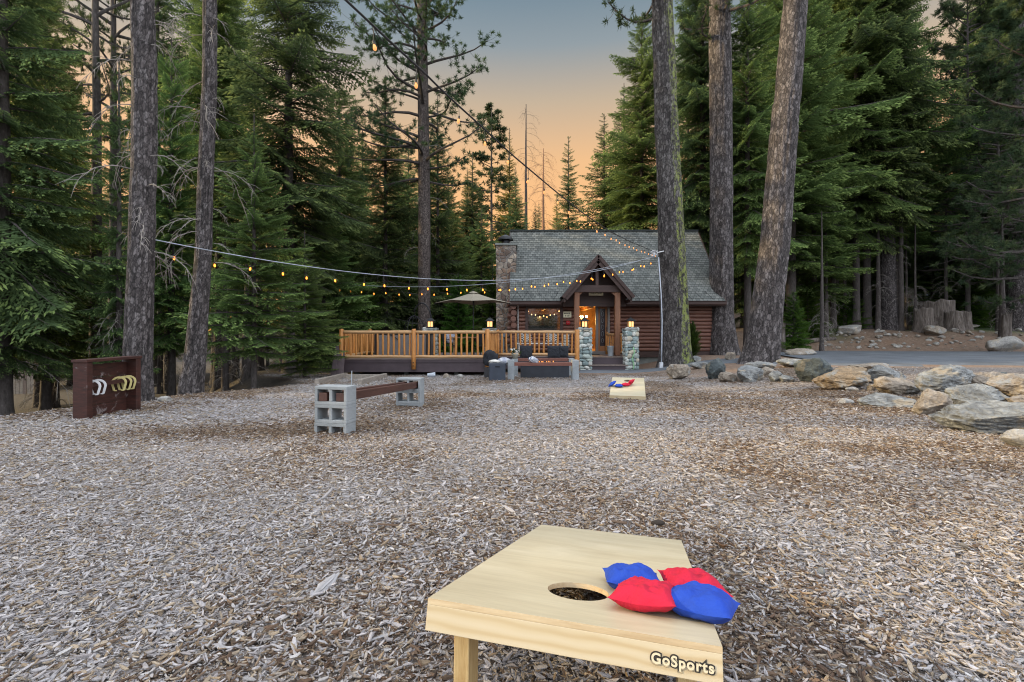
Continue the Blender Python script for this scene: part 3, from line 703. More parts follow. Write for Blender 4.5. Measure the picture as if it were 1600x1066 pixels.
def text(name, body, size, mat, parent=None, loc=(0, 0, 0), rot=(R(90), 0, 0), ext=.002, off=0, align='CENTER', space=1.0):
    cu = bpy.data.curves.new(name, 'FONT'); cu.body = body; cu.size = size; cu.extrude = ext; cu.offset = off; cu.align_x = align; cu.align_y = 'CENTER'; cu.space_character = space
    cu.materials.append(mat); o = bpy.data.objects.new(name, cu); C.objects.link(o); o.parent = parent; o.location = loc; o.rotation_euler = rot; return to_mesh(o)
CREAM = plain('cream_paint', (.72, .66, .48), .7, .1, 6); INK = plain('dark_lettering', (.02, .018, .015), .7, .1, 6, 0)
ws = thing('welcome_sign', 'small cream welcome sign hanging under the porch gable', 'sign', (3.50, 20.0, 2.43))
mb = MB(); mb.box((0, 0, 0), (.60, .025, .17)); mb.build('board', CREAM, ws, bevel=.006)
text('lettering', 'WELCOME', .098, INK, ws, (0, -.015, -.005), off=0)
mb = MB()
for s in (-.22, .22): mb.tube([(s, 0, .07), (s * .9, 0, .12)], .005, 5)
mb.build('chain', STEEL, ws)
hs = thing('wall_sign', 'cream plaque with two dark rows on the logs right of the window', 'sign', (2.40, WY - .085, 1.58))
mb = MB(); mb.box((0, 0, 0), (.35, .025, .26)); mb.build('board', CREAM, hs, bevel=.006)
mb = MB()
for r_, row in enumerate(((-.12, -.07, -.02, .03, .09), (-.09, -.01, .06))):
    for q in row: mb.box((q, -.0145, .055 - r_ * .11), (.034, .004, .05), (0, .3 * math.sin(q * 40), 0))
mb.build('marks', INK, hs)
RED = plain('alarm_red', (.42, .02, .025), .4, .1, 6)
ab = thing('alarm_bell', 'round red alarm bell on the logs under the cream plaque', 'bell', (2.43, WY - .08, 1.22))
mb = MB(); mb.box((0, 0, 0), (.15, .05, .17)); mb.build('backbox', RED, ab, bevel=.01)
mb = MB(); mb.lathe([(.10, 0), (.10, .01), (.085, .04), (.03, .06), (.005, .062)], 20); mb.build('gong', RED, ab, True, loc=(0, -.026, 0), rot=(R(90), 0, 0))
# chimney
sw = M('chimney_stone'); v = sw.coord((1, 1, 1)); vd = sw.vor(v, 4.6, 'Distance', 'DISTANCE_TO_EDGE'); vc_ = sw.n('ShaderNodeSeparateColor'); sw.l(sw.vor(v, 4.6), vc_.inputs[0]); n1 = sw.noise(v, 9, 6, .7)
c0 = sw.ramp(vc_.outputs[0], [(.1, (.15, .11, .09)), (.4, (.28, .21, .16)), (.6, (.23, .20, .18)), (.85, (.40, .33, .26))]); c0 = sw.mix(1.0, c0, sw.ramp(n1, [(.3, .6), (.7, 1.25)]), 'MULTIPLY')
st = sw.ramp(sw.noise(v, 1.3, 4), [(.5, 0.0), (.62, .5)]); c0 = sw.mix(st, c0, (.20, .10, .05))
sw.col(sw.mix(sw.ramp(vd, [(.02, 1.0), (.06, 0.0)]), c0, (.20, .19, .18))).rough(.9).bump(sw.mix(.4, sw.ramp(vd, [(0, 0.0), (.12, 1.0)]), n1), 1.0, .05)
chm = MB(); CX0, CX1, CY0, CY1 = -.72, .20, 21.5, 22.7
chm.bx(CX0, CX1, CY0, CY1, -.9, 4.72); co = cb(chm, 'chimney', sw.m)
sub = co.modifiers.new('s', 'SUBSURF'); sub.subdivision_type = 'SIMPLE'; sub.levels = sub.render_levels = 6
tx = bpy.data.textures.new('stone_relief', 'VORONOI'); tx.noise_scale = .32
dp = co.modifiers.new('d', 'DISPLACE'); dp.texture = tx; dp.strength = -.09; dp.mid_level = .3; dp.texture_coords = 'GLOBAL'
mb = MB(); mb.bx(CX0 - .05, CX1 + .05, CY0 - .05, CY1 + .05, 4.70, 4.80); o = mb.build('crown_slab', FOUND, bevel=.02); o.parent = co
mb = MB(); mb.lathe([(.17, 0), (.17, .22), (.19, .22), (.19, .24)], 20, (-.30, 22.1, 4.80)); mb.lathe([(.36, .27), (.37, .24), (.36, .28), (.28, .38), (.10, .47), (.05, .47), (.05, .52), (.01, .53)], 24, (-.30, 22.1, 4.80))
for k in range(4):
    t = k * math.pi / 2; mb.tube([(-.30 + .17 * math.cos(t), 22.1 + .17 * math.sin(t), 4.98), (-.30 + .24 * math.cos(t), 22.1 + .24 * math.sin(t), 5.1)], .012, 5)
o = mb.build('cap', STEEL, smooth=False); o.parent = co
ub = thing('utility_box', 'small blue-grey utility box on the foot of the stone chimney', 'box', (-.37, 21.42, .72))
mb = MB(); mb.box((0, 0, 0), (.17, .12, .28)); mb.build('case', plain('blue_grey_paint', (.20, .26, .32), .5, .1), ub, bevel=.01)
mb = MB(); mb.tube([(0, 0, -.14), (0, 0, -1.1)], .018, 8); mb.build('conduit', GALV, ub)

# ---------------------------------------------------------------- stone pillars and lanterns
import itertools
def stone_pillar(x, y, ztop, label, seed, w_=.50):
    g = Hs(x, y) - .1; h = ztop - g; t = thing('stone_pillar', label, 'pillar', (x, y, g), group='river stone pillars')
    mb = MB(); mb.box((0, 0, (h - .06) / 2), (w_ - .10, w_ - .10, h - .06)); mb.build('core', FOUND, t)
    r = np.random.default_rng(seed); Vs, Fs, Cs = [], [], []; off = 0
    V0, F0 = ico(3)
    for face in range(4):
        z = .04
        while z < h - .10:
            rh = r.uniform(.08, .19); xx = -w_ / 2
            while xx < w_ / 2 - .03:
                sw_ = r.uniform(.13, .32); sw_ = min(sw_, w_ / 2 - xx + .02)
                q = V0.copy(); nn = fbm(q[:, 0] * 1.2 + r.uniform(0, 50), q[:, 1] * 1.2, q[:, 2] * 1.2, 3, 2) - .5
                q = q * (1 + .35 * nn)[:, None]; q = np.sign(q) * np.abs(q) ** .85
                q = q * np.array([sw_ * .53, r.uniform(.045, .075), rh * .54]); a = r.normal(0, .12)
                q = np.stack([q[:, 0] * np.cos(a) - q[:, 2] * np.sin(a), q[:, 1], q[:, 0] * np.sin(a) + q[:, 2] * np.cos(a)], 1)
                q += np.array([xx + sw_ / 2, -(w_ / 2 - .045), z + rh / 2 + r.normal(0, .008)])
                ang = face * math.pi / 2; cA, sA = math.cos(ang), math.sin(ang)
                q = np.stack([q[:, 0] * cA - q[:, 1] * sA, q[:, 0] * sA + q[:, 1] * cA, q[:, 2]], 1)
                base = [(.36, .41, .38), (.46, .48, .45), (.26, .32, .32), (.50, .46, .37), (.56, .56, .52), (.21, .27, .27)][r.integers(6)]
                Vs.append(q); Fs.append(F0 + off); off += len(q); Cs.append(np.tile(np.array(base) * r.uniform(.9, 1.3), (len(q), 1))); xx += sw_
            z += rh
    me = npmesh('stonework', np.concatenate(Vs), np.concatenate(Fs), RIVER, attrs={'tint': np.concatenate(Cs)}, smooth=True); link('stonework', me, t)
    mb = MB(); mb.box((0, 0, h - .03), (w_ + .04, w_ + .04, .06)); mb.build('cap', plain('cap_stone', (.28, .29, .28), .85, .25, 5), t, bevel=.01)
    return t
rm = M('river_stone'); v = rm.coord(); f = rm.noise(v, 16, 5, .7); rm.col(rm.mix(1.0, rm.attr('tint', 'Color'), rm.ramp(f, [(.3, .6), (.7, 1.2)]), 'MULTIPLY')).rough(.8).bump(f, .5, .01); RIVER = rm.m
LANT = emis('lantern_glass', (1, .52, .20), 1.5)
def lantern(x, y, z, label):
    t = thing('lantern', label, 'lantern', (x, y, z), group='glowing pillar lanterns')
    mb = MB(); mb.box((0, 0, .015), (.30, .30, .03)); mb.box((0, 0, .045), (.24, .24, .03)); mb.build('base', STEEL, t)
    mb = MB(); s = .105
    for i in (-1, 0, 1):
        for j in (-1, 0, 1):
            if (i or j): mb.box((i * s, j * s, .16), (.018, .018, .20))
    mb.box((0, 0, .27), (.25, .25, .02)); mb.build('cage', STEEL, t)
    mb = MB(); mb.box((0, 0, .16), (.19, .19, .198)); mb.build('glass', LANT, t)
    mb = MB(); z0 = .28; r1, r2 = .19, .045
    V = [(-r1, -r1, z0), (r1, -r1, z0), (r1, r1, z0), (-r1, r1, z0), (-r2, -r2, z0 + .12), (r2, -r2, z0 + .12), (r2, r2, z0 + .12), (-r2, r2, z0 + .12)]
    mb.add(V, [(3, 2, 1, 0), (0, 1, 5, 4), (1, 2, 6, 5), (2, 3, 7, 6), (3, 0, 4, 7), (4, 5, 6, 7)]); mb.lathe([(.03, 0), (.03, .03), (.012, .05)], 8, (0, 0, z0 + .12))
    mb.build('lantern_roof', STEEL, t); return t
for x, y, lab, ll, sd in ((2.82, 18.75, 'river stone pillar left of the porch steps', 'lit lantern on the stone pillar left of the porch steps', 1), (4.63, 18.75, 'river stone pillar right of the steps with a green hose', 'lit lantern on the stone pillar right of the porch steps', 2),
                          (-3.2, 18.9, 'stone pillar rising behind the middle of the long deck railing', 'lit lantern above the long deck railing near the big pine trunk', 3), (-.86, 18.7, 'stone pillar behind the deck corner beside the chimney', 'lit lantern beside the umbrella and the chimney', 4)):
    stone_pillar(x, y, .976, lab, sd, .52); lantern(x, y, .976, ll)
hz = MB(); hz.tube([(4.66, 18.44, .25), (4.70, 18.42, .05), (4.62, 18.43, -.2), (4.68, 18.42, -.45), (4.64, 18.40, -.70)], .02, 8); hz.tube([(4.64, 18.40, -.68), (5.0, 18.5, -.66), (5.6, 18.75, -.66), (5.75, 18.9, -.68)], .018, 8)
tag(hz.build('garden_hose', plain('hose_green', (.25, .50, .25), .5, .1), smooth=True), 'pale green garden hose hanging down the right stone pillar', 'hose')

# ---------------------------------------------------------------- deck with log railing
DZ = -.085; dk = thing('deck', 'raised wooden deck with honey coloured log railing', 'deck', (-3.2, 17.5, -.7))
def db(mb, name, mats, **k):
    o = mb.build(name, mats, **k); o.parent = dk; o.matrix_parent_inverse = Matrix.Translation((3.2, -17.5, .7)); return o
mb = MB()
for k in range(24): mb.bx(-5.78, -.62, 16.05 + k * .143, 16.05 + k * .143 + .137, DZ - .035, DZ)
for k in range(12): mb.bx(-5.78, .9 + 1.42, 16.05 + (24 + k) * .143, 16.05 + (24 + k) * .143 + .137, DZ - .035, DZ)
for k in range(13): mb.bx(-.62 + .006, 2.32, 17.55 + k * .143 - .009, 17.55 + k * .143 + .128, DZ - .035, DZ)
db(mb, 'deck_boards', DECKTOP)
mb = MB(); mb.bx(-5.78, -.62, 16.0, 16.045, -.50, DZ - .0); mb.bx(-5.78, -5.74, 16.05, 21.1, -.5, DZ - .036); mb.bx(-.64, 2.30, 17.48, 17.53, -.50, DZ - .0); mb.bx(-.66, -.625, 16.05, 17.5, -.5, DZ - .036); mb.bx(-5.80, -.60, 15.97, 15.999, -.18, DZ + .003)
db(mb, 'fascia', FASC)
mb = MB()
for xx in (-5.3, -3.6, -1.9, -.9):
    for yy in (16.4, 18.4): mb.box((xx, yy, -.62), (.14, .14, .30))
db(mb, 'pier', FOUND)
def rail_run(a, b, nb, z0=.02, z1=.83, post=None):
    a, b = Vector(a), Vector(b); d = (b - a); n_ = d.normalized()
    for zz, r_, mt in ((z1, .055, RAILTOP), (z0, .052, RAILTOP)):
        L_ = d.length; mb = MB(); rr_ = random.Random(int(a.x * 100 + zz * 10))
        pts = [(L_ * i / 8, rr_.uniform(-.006, .006), rr_.uniform(-.006, .006)) for i in range(9)]
        mb.tube(pts, [r_ * rr_.uniform(.93, 1.06) for _ in range(9)], 12)
        o = mb.build('rail', mt, smooth=True); o.parent = dk; o.matrix_parent_inverse = Matrix.Translation((3.2, -17.5, .7)); o.location = (a.x, a.y, zz); o.rotation_euler = (0, 0, math.atan2(d.y, d.x))
    for i in range(nb):
        p = a + d * ((i + .75) / (nb + .5)); r_ = random.Random(i * 7 + int(a.x * 31)); rad = r_.uniform(.031, .040)
        mb = MB(); x_, y_ = p.x, p.y; k1, k2 = r_.uniform(-.008, .008), r_.uniform(-.008, .008)
        mb.tube([(x_, y_, z0), (x_ + k1, y_ + k2, z0 + .10), (x_ + k2, y_, z0 + .4), (x_ - k1, y_, z1 - .1), (x_, y_, z1)], [rad * .8, rad, rad * 1.05, rad, rad * .8], 8)
        db(mb, 'baluster', RAILZ, smooth=True)
def rpost(x, y, z0, z1, r_=.072):
    mb = MB(); mb.tube([(x, y, z0), (x, y, z0 + .4), (x + .004, y, z1 - .03), (x, y, z1)], [r_, r_ * 1.03, r_, r_ * .85], 14); db(mb, 'post', RAILZ, smooth=True)
FY = 15.93
for xx in (-5.66, -3.26, -.82): rpost(xx, FY - .02, -.40, .935)
for xx in (-3.26,):
    mb = MB(); mb.tube([(xx, FY - .1, -.28), (xx, FY - .085, -.28)], .02, 8); mb.tube([(xx, FY - .1, -.18), (xx, FY - .085, -.18)], .02, 8); db(mb, 'bolt', STEEL)
rail_run((-5.66, FY, 0), (-3.26, FY, 0), 13); rail_run((-3.26, FY, 0), (-.82, FY, 0), 13)
rpost(-5.70, 19.25, DZ, .95); rail_run((-5.68, FY, 0), (-5.70, 19.25, 0), 15); rail_run((-5.70, 19.25, 0), (-3.6, 19.4, 0), 9)
rpost(-.52, 17.45, -.12, .915, .066); rail_run((-.80, FY, 0), (-.56, 17.45, 0), 6)
rail_run((-.50, 17.42, 0), (2.30, 17.42, 0), 16); rpost(2.36, 17.42, -.72, .92, .085)
# short orange rail by the right porch post
rpost(4.60, 19.05, PF, .80, .06); rpost(4.08, 20.65, PF, .80, .06)
rail_run((4.60, 19.05, 0), (4.08, 20.65, 0), 9, .0, .72)
# ---------------------------------------------------------------- trees
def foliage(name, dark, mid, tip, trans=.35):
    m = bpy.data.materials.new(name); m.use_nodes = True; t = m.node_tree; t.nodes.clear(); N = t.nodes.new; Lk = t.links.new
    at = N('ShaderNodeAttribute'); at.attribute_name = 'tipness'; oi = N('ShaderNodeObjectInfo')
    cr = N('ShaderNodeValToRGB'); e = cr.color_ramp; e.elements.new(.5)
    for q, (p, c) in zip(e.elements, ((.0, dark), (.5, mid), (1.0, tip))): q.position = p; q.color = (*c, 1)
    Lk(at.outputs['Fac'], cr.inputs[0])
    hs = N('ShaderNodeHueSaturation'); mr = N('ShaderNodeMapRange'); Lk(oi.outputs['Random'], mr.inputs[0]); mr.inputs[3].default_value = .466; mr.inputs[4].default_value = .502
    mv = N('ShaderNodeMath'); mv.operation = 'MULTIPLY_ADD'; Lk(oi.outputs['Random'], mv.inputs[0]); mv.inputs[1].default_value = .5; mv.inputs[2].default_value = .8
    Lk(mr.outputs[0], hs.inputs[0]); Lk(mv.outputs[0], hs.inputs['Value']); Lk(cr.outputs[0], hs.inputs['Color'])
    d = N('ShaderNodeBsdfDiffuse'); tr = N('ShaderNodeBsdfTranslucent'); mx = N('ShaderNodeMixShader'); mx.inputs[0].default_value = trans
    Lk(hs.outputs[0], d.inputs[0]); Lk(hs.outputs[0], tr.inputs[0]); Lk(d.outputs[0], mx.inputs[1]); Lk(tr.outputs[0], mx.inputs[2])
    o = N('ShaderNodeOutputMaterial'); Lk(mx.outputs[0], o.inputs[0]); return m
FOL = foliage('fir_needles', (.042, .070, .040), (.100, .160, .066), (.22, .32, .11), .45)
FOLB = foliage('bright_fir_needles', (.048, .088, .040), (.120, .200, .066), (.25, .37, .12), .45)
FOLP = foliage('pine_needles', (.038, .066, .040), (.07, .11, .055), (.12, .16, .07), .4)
FOLG = foliage('painted_sunset_needles', (.07, .085, .022), (.17, .175, .04), (.36, .32, .06), .5)  # evening sun on distant treetops is painted into this needle colour
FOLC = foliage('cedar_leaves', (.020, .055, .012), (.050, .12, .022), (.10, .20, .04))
bk = M('thin_bark'); v = bk.world((3, 3, 1)); f = bk.noise(v, 6, 5, .7)
bk.col(bk.ramp(f, [(.3, (.032, .026, .024)), (.6, (.085, .072, .068)), (.8, (.18, .162, .155))])).rough(.9).bump(f, .6, .03); BARK = bk.m
DEADW = plain('dead_twig', (.26, .235, .215), .85, .3, 5, 0)

def spray(seed, step=.052, tw=.075, wd=.021, wid=.50, side=.55):
    """one flat needle spray, unit length along +x: leaf quads (n,4,3) and tipness"""
    r = np.random.default_rng(seed); Q, T = [], []
    def leaf(p, d, L_, w_, t):
        d = d / np.linalg.norm(d); n = np.array([-d[1], d[0], r.normal(0, .55)]); n /= np.linalg.norm(n)
        dz = np.array([0, 0, r.normal(-.05, .12)]) * L_
        Q.append([p, p + d * L_ * .45 + n * w_ * .5 + dz * .3, p + d * L_ + dz, p + d * L_ * .45 - n * w_ * .5 + dz * .3]); T.append(t)
    s = .05
    while s < 1.0:
        for sg in (-1, 1):
            env = wid * min(1, s / .22) * (1 - s) ** .75 + .05
            ln = env * r.uniform(.72, 1.12); a = math.radians(r.uniform(42, 62)) * (1 - .25 * s); d = np.array([math.cos(a), sg * math.sin(a), r.normal(-.06, .09)])
            p0 = np.array([s, 0, 0.]); q = step * .25
            leaf(p0, d, ln, wd * .9, .35)
            while q < ln:
                p = p0 + d * q + np.array([0, 0, -.25 * q * q])
                for s2 in (-1, 1):
                    b = math.radians(r.uniform(32, 55)); e = np.array([d[0] * math.cos(b) - s2 * d[1] * math.sin(b), d[1] * math.cos(b) + s2 * d[0] * math.sin(b), r.normal(0, .18)])
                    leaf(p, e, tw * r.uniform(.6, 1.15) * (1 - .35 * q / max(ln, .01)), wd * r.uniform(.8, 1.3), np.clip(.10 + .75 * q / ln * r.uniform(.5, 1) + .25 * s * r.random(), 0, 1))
                q += step * .8
            leaf(p0 + d * ln * .9, d, tw * .8, wd * 1.1, 1.0)
        s += step * r.uniform(.85, 1.15)
    leaf(np.array([.93, 0, 0.]), np.array([1, 0, .0]), tw, wd, 1.0)
    return np.array(Q), np.array(T)
SPR = [spray(i) for i in range(5)]
SPRL = [spray(20 + i, .11, .13, .040) for i in range(4)]
def crown_mesh(name, Hh, R_, start, mat, seed, sprays, gap=.42, per=6, droop=.35, taper=.85, up=.0, rag=.25, fol_fill=1.0, hang=0.0):
    """whorls of boughs on a stem of height Hh; widest radius R_; the first whorl at start*Hh"""
    r = np.random.default_rng(seed); V, T = [], []; SV, SQ = [], []; so = 0
    z = start * Hh; k = 0; lob = r.uniform(0, 100)
    while z < Hh * .985:
        t = (z - start * Hh) / (Hh * (1 - start)); prof = (1 - t) ** taper * min(1, .55 + 3 * t)
        n = max(3, int(per * (1 if t < .8 else .7)))
        for i in range(n):
            ang = 2 * math.pi * (i + r.uniform(-.3, .3)) / n + k * 1.1
            ln = R_ * prof * (1 + rag * 2 * (vnoise(ang * 1.3 + lob, z * .6) - .5)) * r.uniform(.62, 1.14)
            if r.random() > fol_fill or ln < .08: continue
            zz = z + r.uniform(-.32, .32) * gap
            Q, tt = sprays[r.integers(len(sprays))]; Q = Q * np.array([ln, ln * r.uniform(.85, 1.15), ln])
            x, y, zc = Q[..., 0], Q[..., 1], Q[..., 2]; rel = x / ln
            dr = droop * r.uniform(.6, 1.4) * (1.0 - .9 * t); upc = up + .55 * t
            zc = zc + ln * (upc * rel - dr * rel ** 1.4 + .22 * dr * rel ** 4) - .30 * np.abs(y) * (1 + hang) - hang * y * y / ln
            ro = r.normal(0, .18); y2 = y * math.cos(ro) - zc * 0; zc = zc + y * math.sin(ro)
            ca, sa = math.cos(ang), math.sin(ang)
            V.append(np.stack([x * ca - y2 * sa, x * sa + y2 * ca, zc + zz], -1)); T.append(tt * r.uniform(.75, 1.15))
            st = [np.array([q * ln * ca, q * ln * sa, zz + ln * (upc * q - dr * q ** 1.4 + .22 * dr * q ** 4)]) for q in (0, .35, .7, 1)]
            rad = [.010 * ln + .008, .008 * ln + .005, .004 * ln + .004, .003]; nrm = np.array([-sa, ca, 0])
            for q_, rd in zip(st, rad):
                SV += [q_ + nrm * rd, q_ + np.array([0, 0, rd]), q_ - nrm * rd, q_ - np.array([0, 0, rd])]
            for a in range(3):
                for b in range(4): SQ.append([so + a * 4 + b, so + a * 4 + (b + 1) % 4, so + a * 4 + 4 + (b + 1) % 4, so + a * 4 + 4 + b])
            so += 16
        z += gap * r.uniform(.75, 1.25) * (1 - .45 * t); k += 1
    V = np.concatenate(V); T = np.concatenate(T); n = len(V); fv = V.reshape(-1, 3); fq = np.arange(n * 4).reshape(-1, 4)
    av = np.concatenate([fv, np.array(SV)]); aq = np.concatenate([fq, np.array(SQ) + len(fv)])
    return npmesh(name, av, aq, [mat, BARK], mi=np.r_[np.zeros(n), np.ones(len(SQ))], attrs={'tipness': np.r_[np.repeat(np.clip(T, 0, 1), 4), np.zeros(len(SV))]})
def pine_mesh(name, Hh, R_, start, mat, seed, nlimb=60, clumps=14, needle=.17, nn=30, nw=.011, droop=.1):
    r = np.random.default_rng(seed); V, T = [], []; tb = MB()
    for k in range(nlimb):
        t = (k + r.random()) / nlimb; z = Hh * (start + (1 - start) * t); ang = r.uniform(0, 2 * math.pi); ln = R_ * (1 - t) ** .6 * r.uniform(.5, 1.1) * min(1, .6 + t * 4) + .2
        e = r.uniform(-.15, .35) + .5 * t; d = np.array([math.cos(ang), math.sin(ang), 0])
        pts = []; bx_, by_ = r.normal(0, .10, 2)
        for q in np.linspace(0, 1, 6): pts.append(np.array([0, 0, z]) + d * ln * q + np.array([-d[1], d[0], 0]) * ln * (bx_ * math.sin(q * 4) + by_ * q * q) + np.array([0, 0, ln * (e * q - droop * 3 * q * q + droop * 3.2 * q ** 3)]))
        tb.tube([Vector(p) for p in pts], [.022 * ln * (1 - .8 * q) + .006 for q in np.linspace(0, 1, 6)], 5, cap=False)
        for c in range(clumps):
            q = 1 - r.random() ** 1.5 * .62; i = min(int(q * 5), 4); f_ = q * 5 - i; p = pts[i] * (1 - f_) + pts[i + 1] * f_
            off = r.normal(0, 1, 3) * np.array([1, 1, .55]) * ln * .13 * (1.15 - .4 * q); pe = p + off
            tb.tube([Vector(p), Vector((p + pe) / 2 + np.array([0, 0, -.03])), Vector(pe)], [.009, .007, .005], 3, cap=False)
            ax = off / (np.linalg.norm(off) + 1e-6) + d * .6 + np.array([0, 0, .3]); ax /= np.linalg.norm(ax)
            dirs = r.normal(0, 1, (nn, 3)) + ax * .9; dirs /= np.linalg.norm(dirs, axis=1)[:, None]
            L_ = needle * r.uniform(.7, 1.15, nn)[:, None]; s_ = np.cross(dirs, r.normal(0, 1, (nn, 3))); s_ /= np.linalg.norm(s_, axis=1)[:, None]; s_ *= nw
            b0 = pe - dirs * .02 + r.normal(0, .03, (nn, 1)) * ax
            V.append(np.stack([b0, b0 + dirs * L_ * .5 + s_, b0 + dirs * L_, b0 + dirs * L_ * .5 - s_], 1)); T.append(r.uniform(.1, 1.0) * np.ones(nn) * r.uniform(.6, 1, nn))
    V = np.concatenate(V); T = np.concatenate(T); n = len(V); fv = V.reshape(-1, 3); fq = np.arange(n * 4).reshape(-1, 4)
    SV = np.array([tuple(q) for q in tb.v]); SQ = np.array(tb.f) + len(fv)
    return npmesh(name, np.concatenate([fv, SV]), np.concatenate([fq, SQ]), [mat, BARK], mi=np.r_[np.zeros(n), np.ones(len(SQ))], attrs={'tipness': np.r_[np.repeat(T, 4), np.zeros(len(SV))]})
PROTO = {
 'fir':   (crown_mesh('crown', 14, 2.7, .05, FOL, 1, SPR, .50, 7, .34, .7, 0, .45, .9), 14, 2.7),
 'fir2':  (crown_mesh('crown', 18, 2.8, .10, FOL, 2, SPR, .56, 7, .55, .5, 0, .48, .9), 18, 2.8),
 'high':  (crown_mesh('crown', 20, 3.0, .24, FOL, 3, SPR, .45, 8, .62, .55, 0, .4, .95), 20, 3.0),
 'highb': (crown_mesh('crown', 20, 3.0, .24, FOLB, 14, SPR, .50, 7, .62, .55, 0, .45, .95), 20, 3.0),
 'young': (crown_mesh('crown', 7, 1.8, .08, FOLB, 4, SPR, .34, 6, .22, .95, .04, .22), 7, 1.8),
 'firb':  (crown_mesh('crown', 14, 2.7, .05, FOLB, 12, SPR, .50, 8, .30, .65, .02, .42), 14, 2.7),
 'cedar': (crown_mesh('crown', 6, 1.6, .04, FOLC, 5, SPR, .27, 7, .50, .65, .12, .35, 1, .5), 6, 1.6),
 'far':   (crown_mesh('crown', 18, 2.7, .05, FOL, 6, SPRL, .46, 8, .40, .8, 0, .30), 18, 2.7),
 'far_painted_glow': (crown_mesh('crown', 18, 2.7, .05, FOLG, 16, SPRL, .50, 8, .36, .8, 0, .35), 18, 2.7),
 'far2':  (crown_mesh('crown', 18, 2.4, .12, FOL, 7, SPRL, .50, 7, .50, .65, 0, .5, .9), 18, 2.4),
 'pine':  (pine_mesh('crown', 20, 3.2, .42, FOLP, 8, 46, 15, .19, 34), 20, 3.2),
 'soft':  (pine_mesh('crown', 16, 3.4, .12, FOLP, 9, 105, 22, .22, 38, .012, .18), 16, 3.4),
 'farpine': (pine_mesh('crown', 20, 2.6, .22, FOLP, 10, 80, 12, .30, 18, .028), 20, 2.6),
}
# simple trunk shared by the slim trees: unit radius and height, slightly crooked
def unit_trunk(seed, n=12, m=40):
    r = np.random.default_rng(seed); tz = np.linspace(0, 1, m); V = []
    for z in tz:
        rad = (1 - .86 * z) * (1 + .45 * math.exp(-z * 60)); cx, cy_ = .5 * (fbm(z * 5 + seed, 0) - .5) * 3 * z * (1 - z) , .5 * (fbm(z * 5, seed + 9) - .5) * 3 * z * (1 - z)
        a = np.arange(n) / n * 2 * np.pi; rr_ = rad * (1 + .12 * (vnoise(a * 2 + seed, z * 90) - .5))
        V.append(np.stack([cx + rr_ * np.cos(a), cy_ + rr_ * np.sin(a), np.full(n, z)], 1))
    return npmesh('trunk', np.concatenate(V), grid_quads(n, m, True), BARK, smooth=True)
TR = [unit_trunk(3), unit_trunk(8), unit_trunk(15)]
def dead_limbs(seed, z0, z1, rad, ln, n=26, ang=None):
    """bare grey twigs on a lower trunk"""
    r = random.Random(seed); tb = MB()
    for k in range(n):
        z = r.uniform(z0, z1); a = r.uniform(0, 2 * math.pi) if ang is None else r.gauss(ang, .9); L_ = ln * r.uniform(.35, 1.1); p = Vector((math.cos(a) * rad, math.sin(a) * rad, z)); d = Vector((math.cos(a), math.sin(a), r.uniform(-.1, .35)))
        pts = [p]; ds = [d.copy()]
        for i in range(6):
            d = d + Vector((r.uniform(-.22, .22), r.uniform(-.22, .22), -.20 - .05 * i)); d.normalize(); p = p + d * L_ / 6; pts.append(p.copy()); ds.append(d.copy())
        w0 = .006 * L_ ** .5 + .003; tb.tube(pts, [w0 * (1 - .13 * i) for i in range(7)], 5, cap=False)
        for i in range(1, 6):
            for _ in range(2):
                e = ds[i] + Vector((r.uniform(-1, 1), r.uniform(-1, 1), r.uniform(-.9, .5))) * .9; e.normalize(); q = pts[i]; l2 = L_ * r.uniform(.12, .38)
                tb.tube([q, q + e * l2 * .5 + Vector((0, 0, .02)), q + e * l2 + Vector((0, 0, -.12 * l2))], [w0 * .5, w0 * .38, w0 * .2], 4, cap=False)
    return tb
def tree(px, Yd, ytop, rpx, kind, label, name='fir_tree', dia=None, group='firs and pines around the clearing', yaw=None, lean=(0, 0), twigs=0, crown=True, cat='tree', zbase=None, lift=0):
    x = (px - 800) / F * Yd; zb = Hs(x, Yd) - .12 if zbase is None else zbase; zt = HC - (ytop - Y0) / F * Yd; h = zt - zb
    yw = (px * 13.7 + Yd * 7.1) % 6.28 if yaw is None else yaw
    t = thing(name, label, cat, (x, Yd, zb), (lean[1], lean[0], yw), group=group)
    r0 = (dia or (.05 + h * .017)) / 2
    link('trunk', TR[int(px + Yd) % 3], t, scale=(r0, r0, h))
    if crown:
        me, ph, pr = PROTO[kind]; s = rpx / F * Yd / pr
        link('crown', me, t, loc=(0, 0, lift * h), scale=(s, s, h * (1 - lift) / ph))
    if twigs: dead_limbs(int(px), h * .06, h * .34, r0 * .8, twigs, 22).build('dead_limb', DEADW, t)
    return t
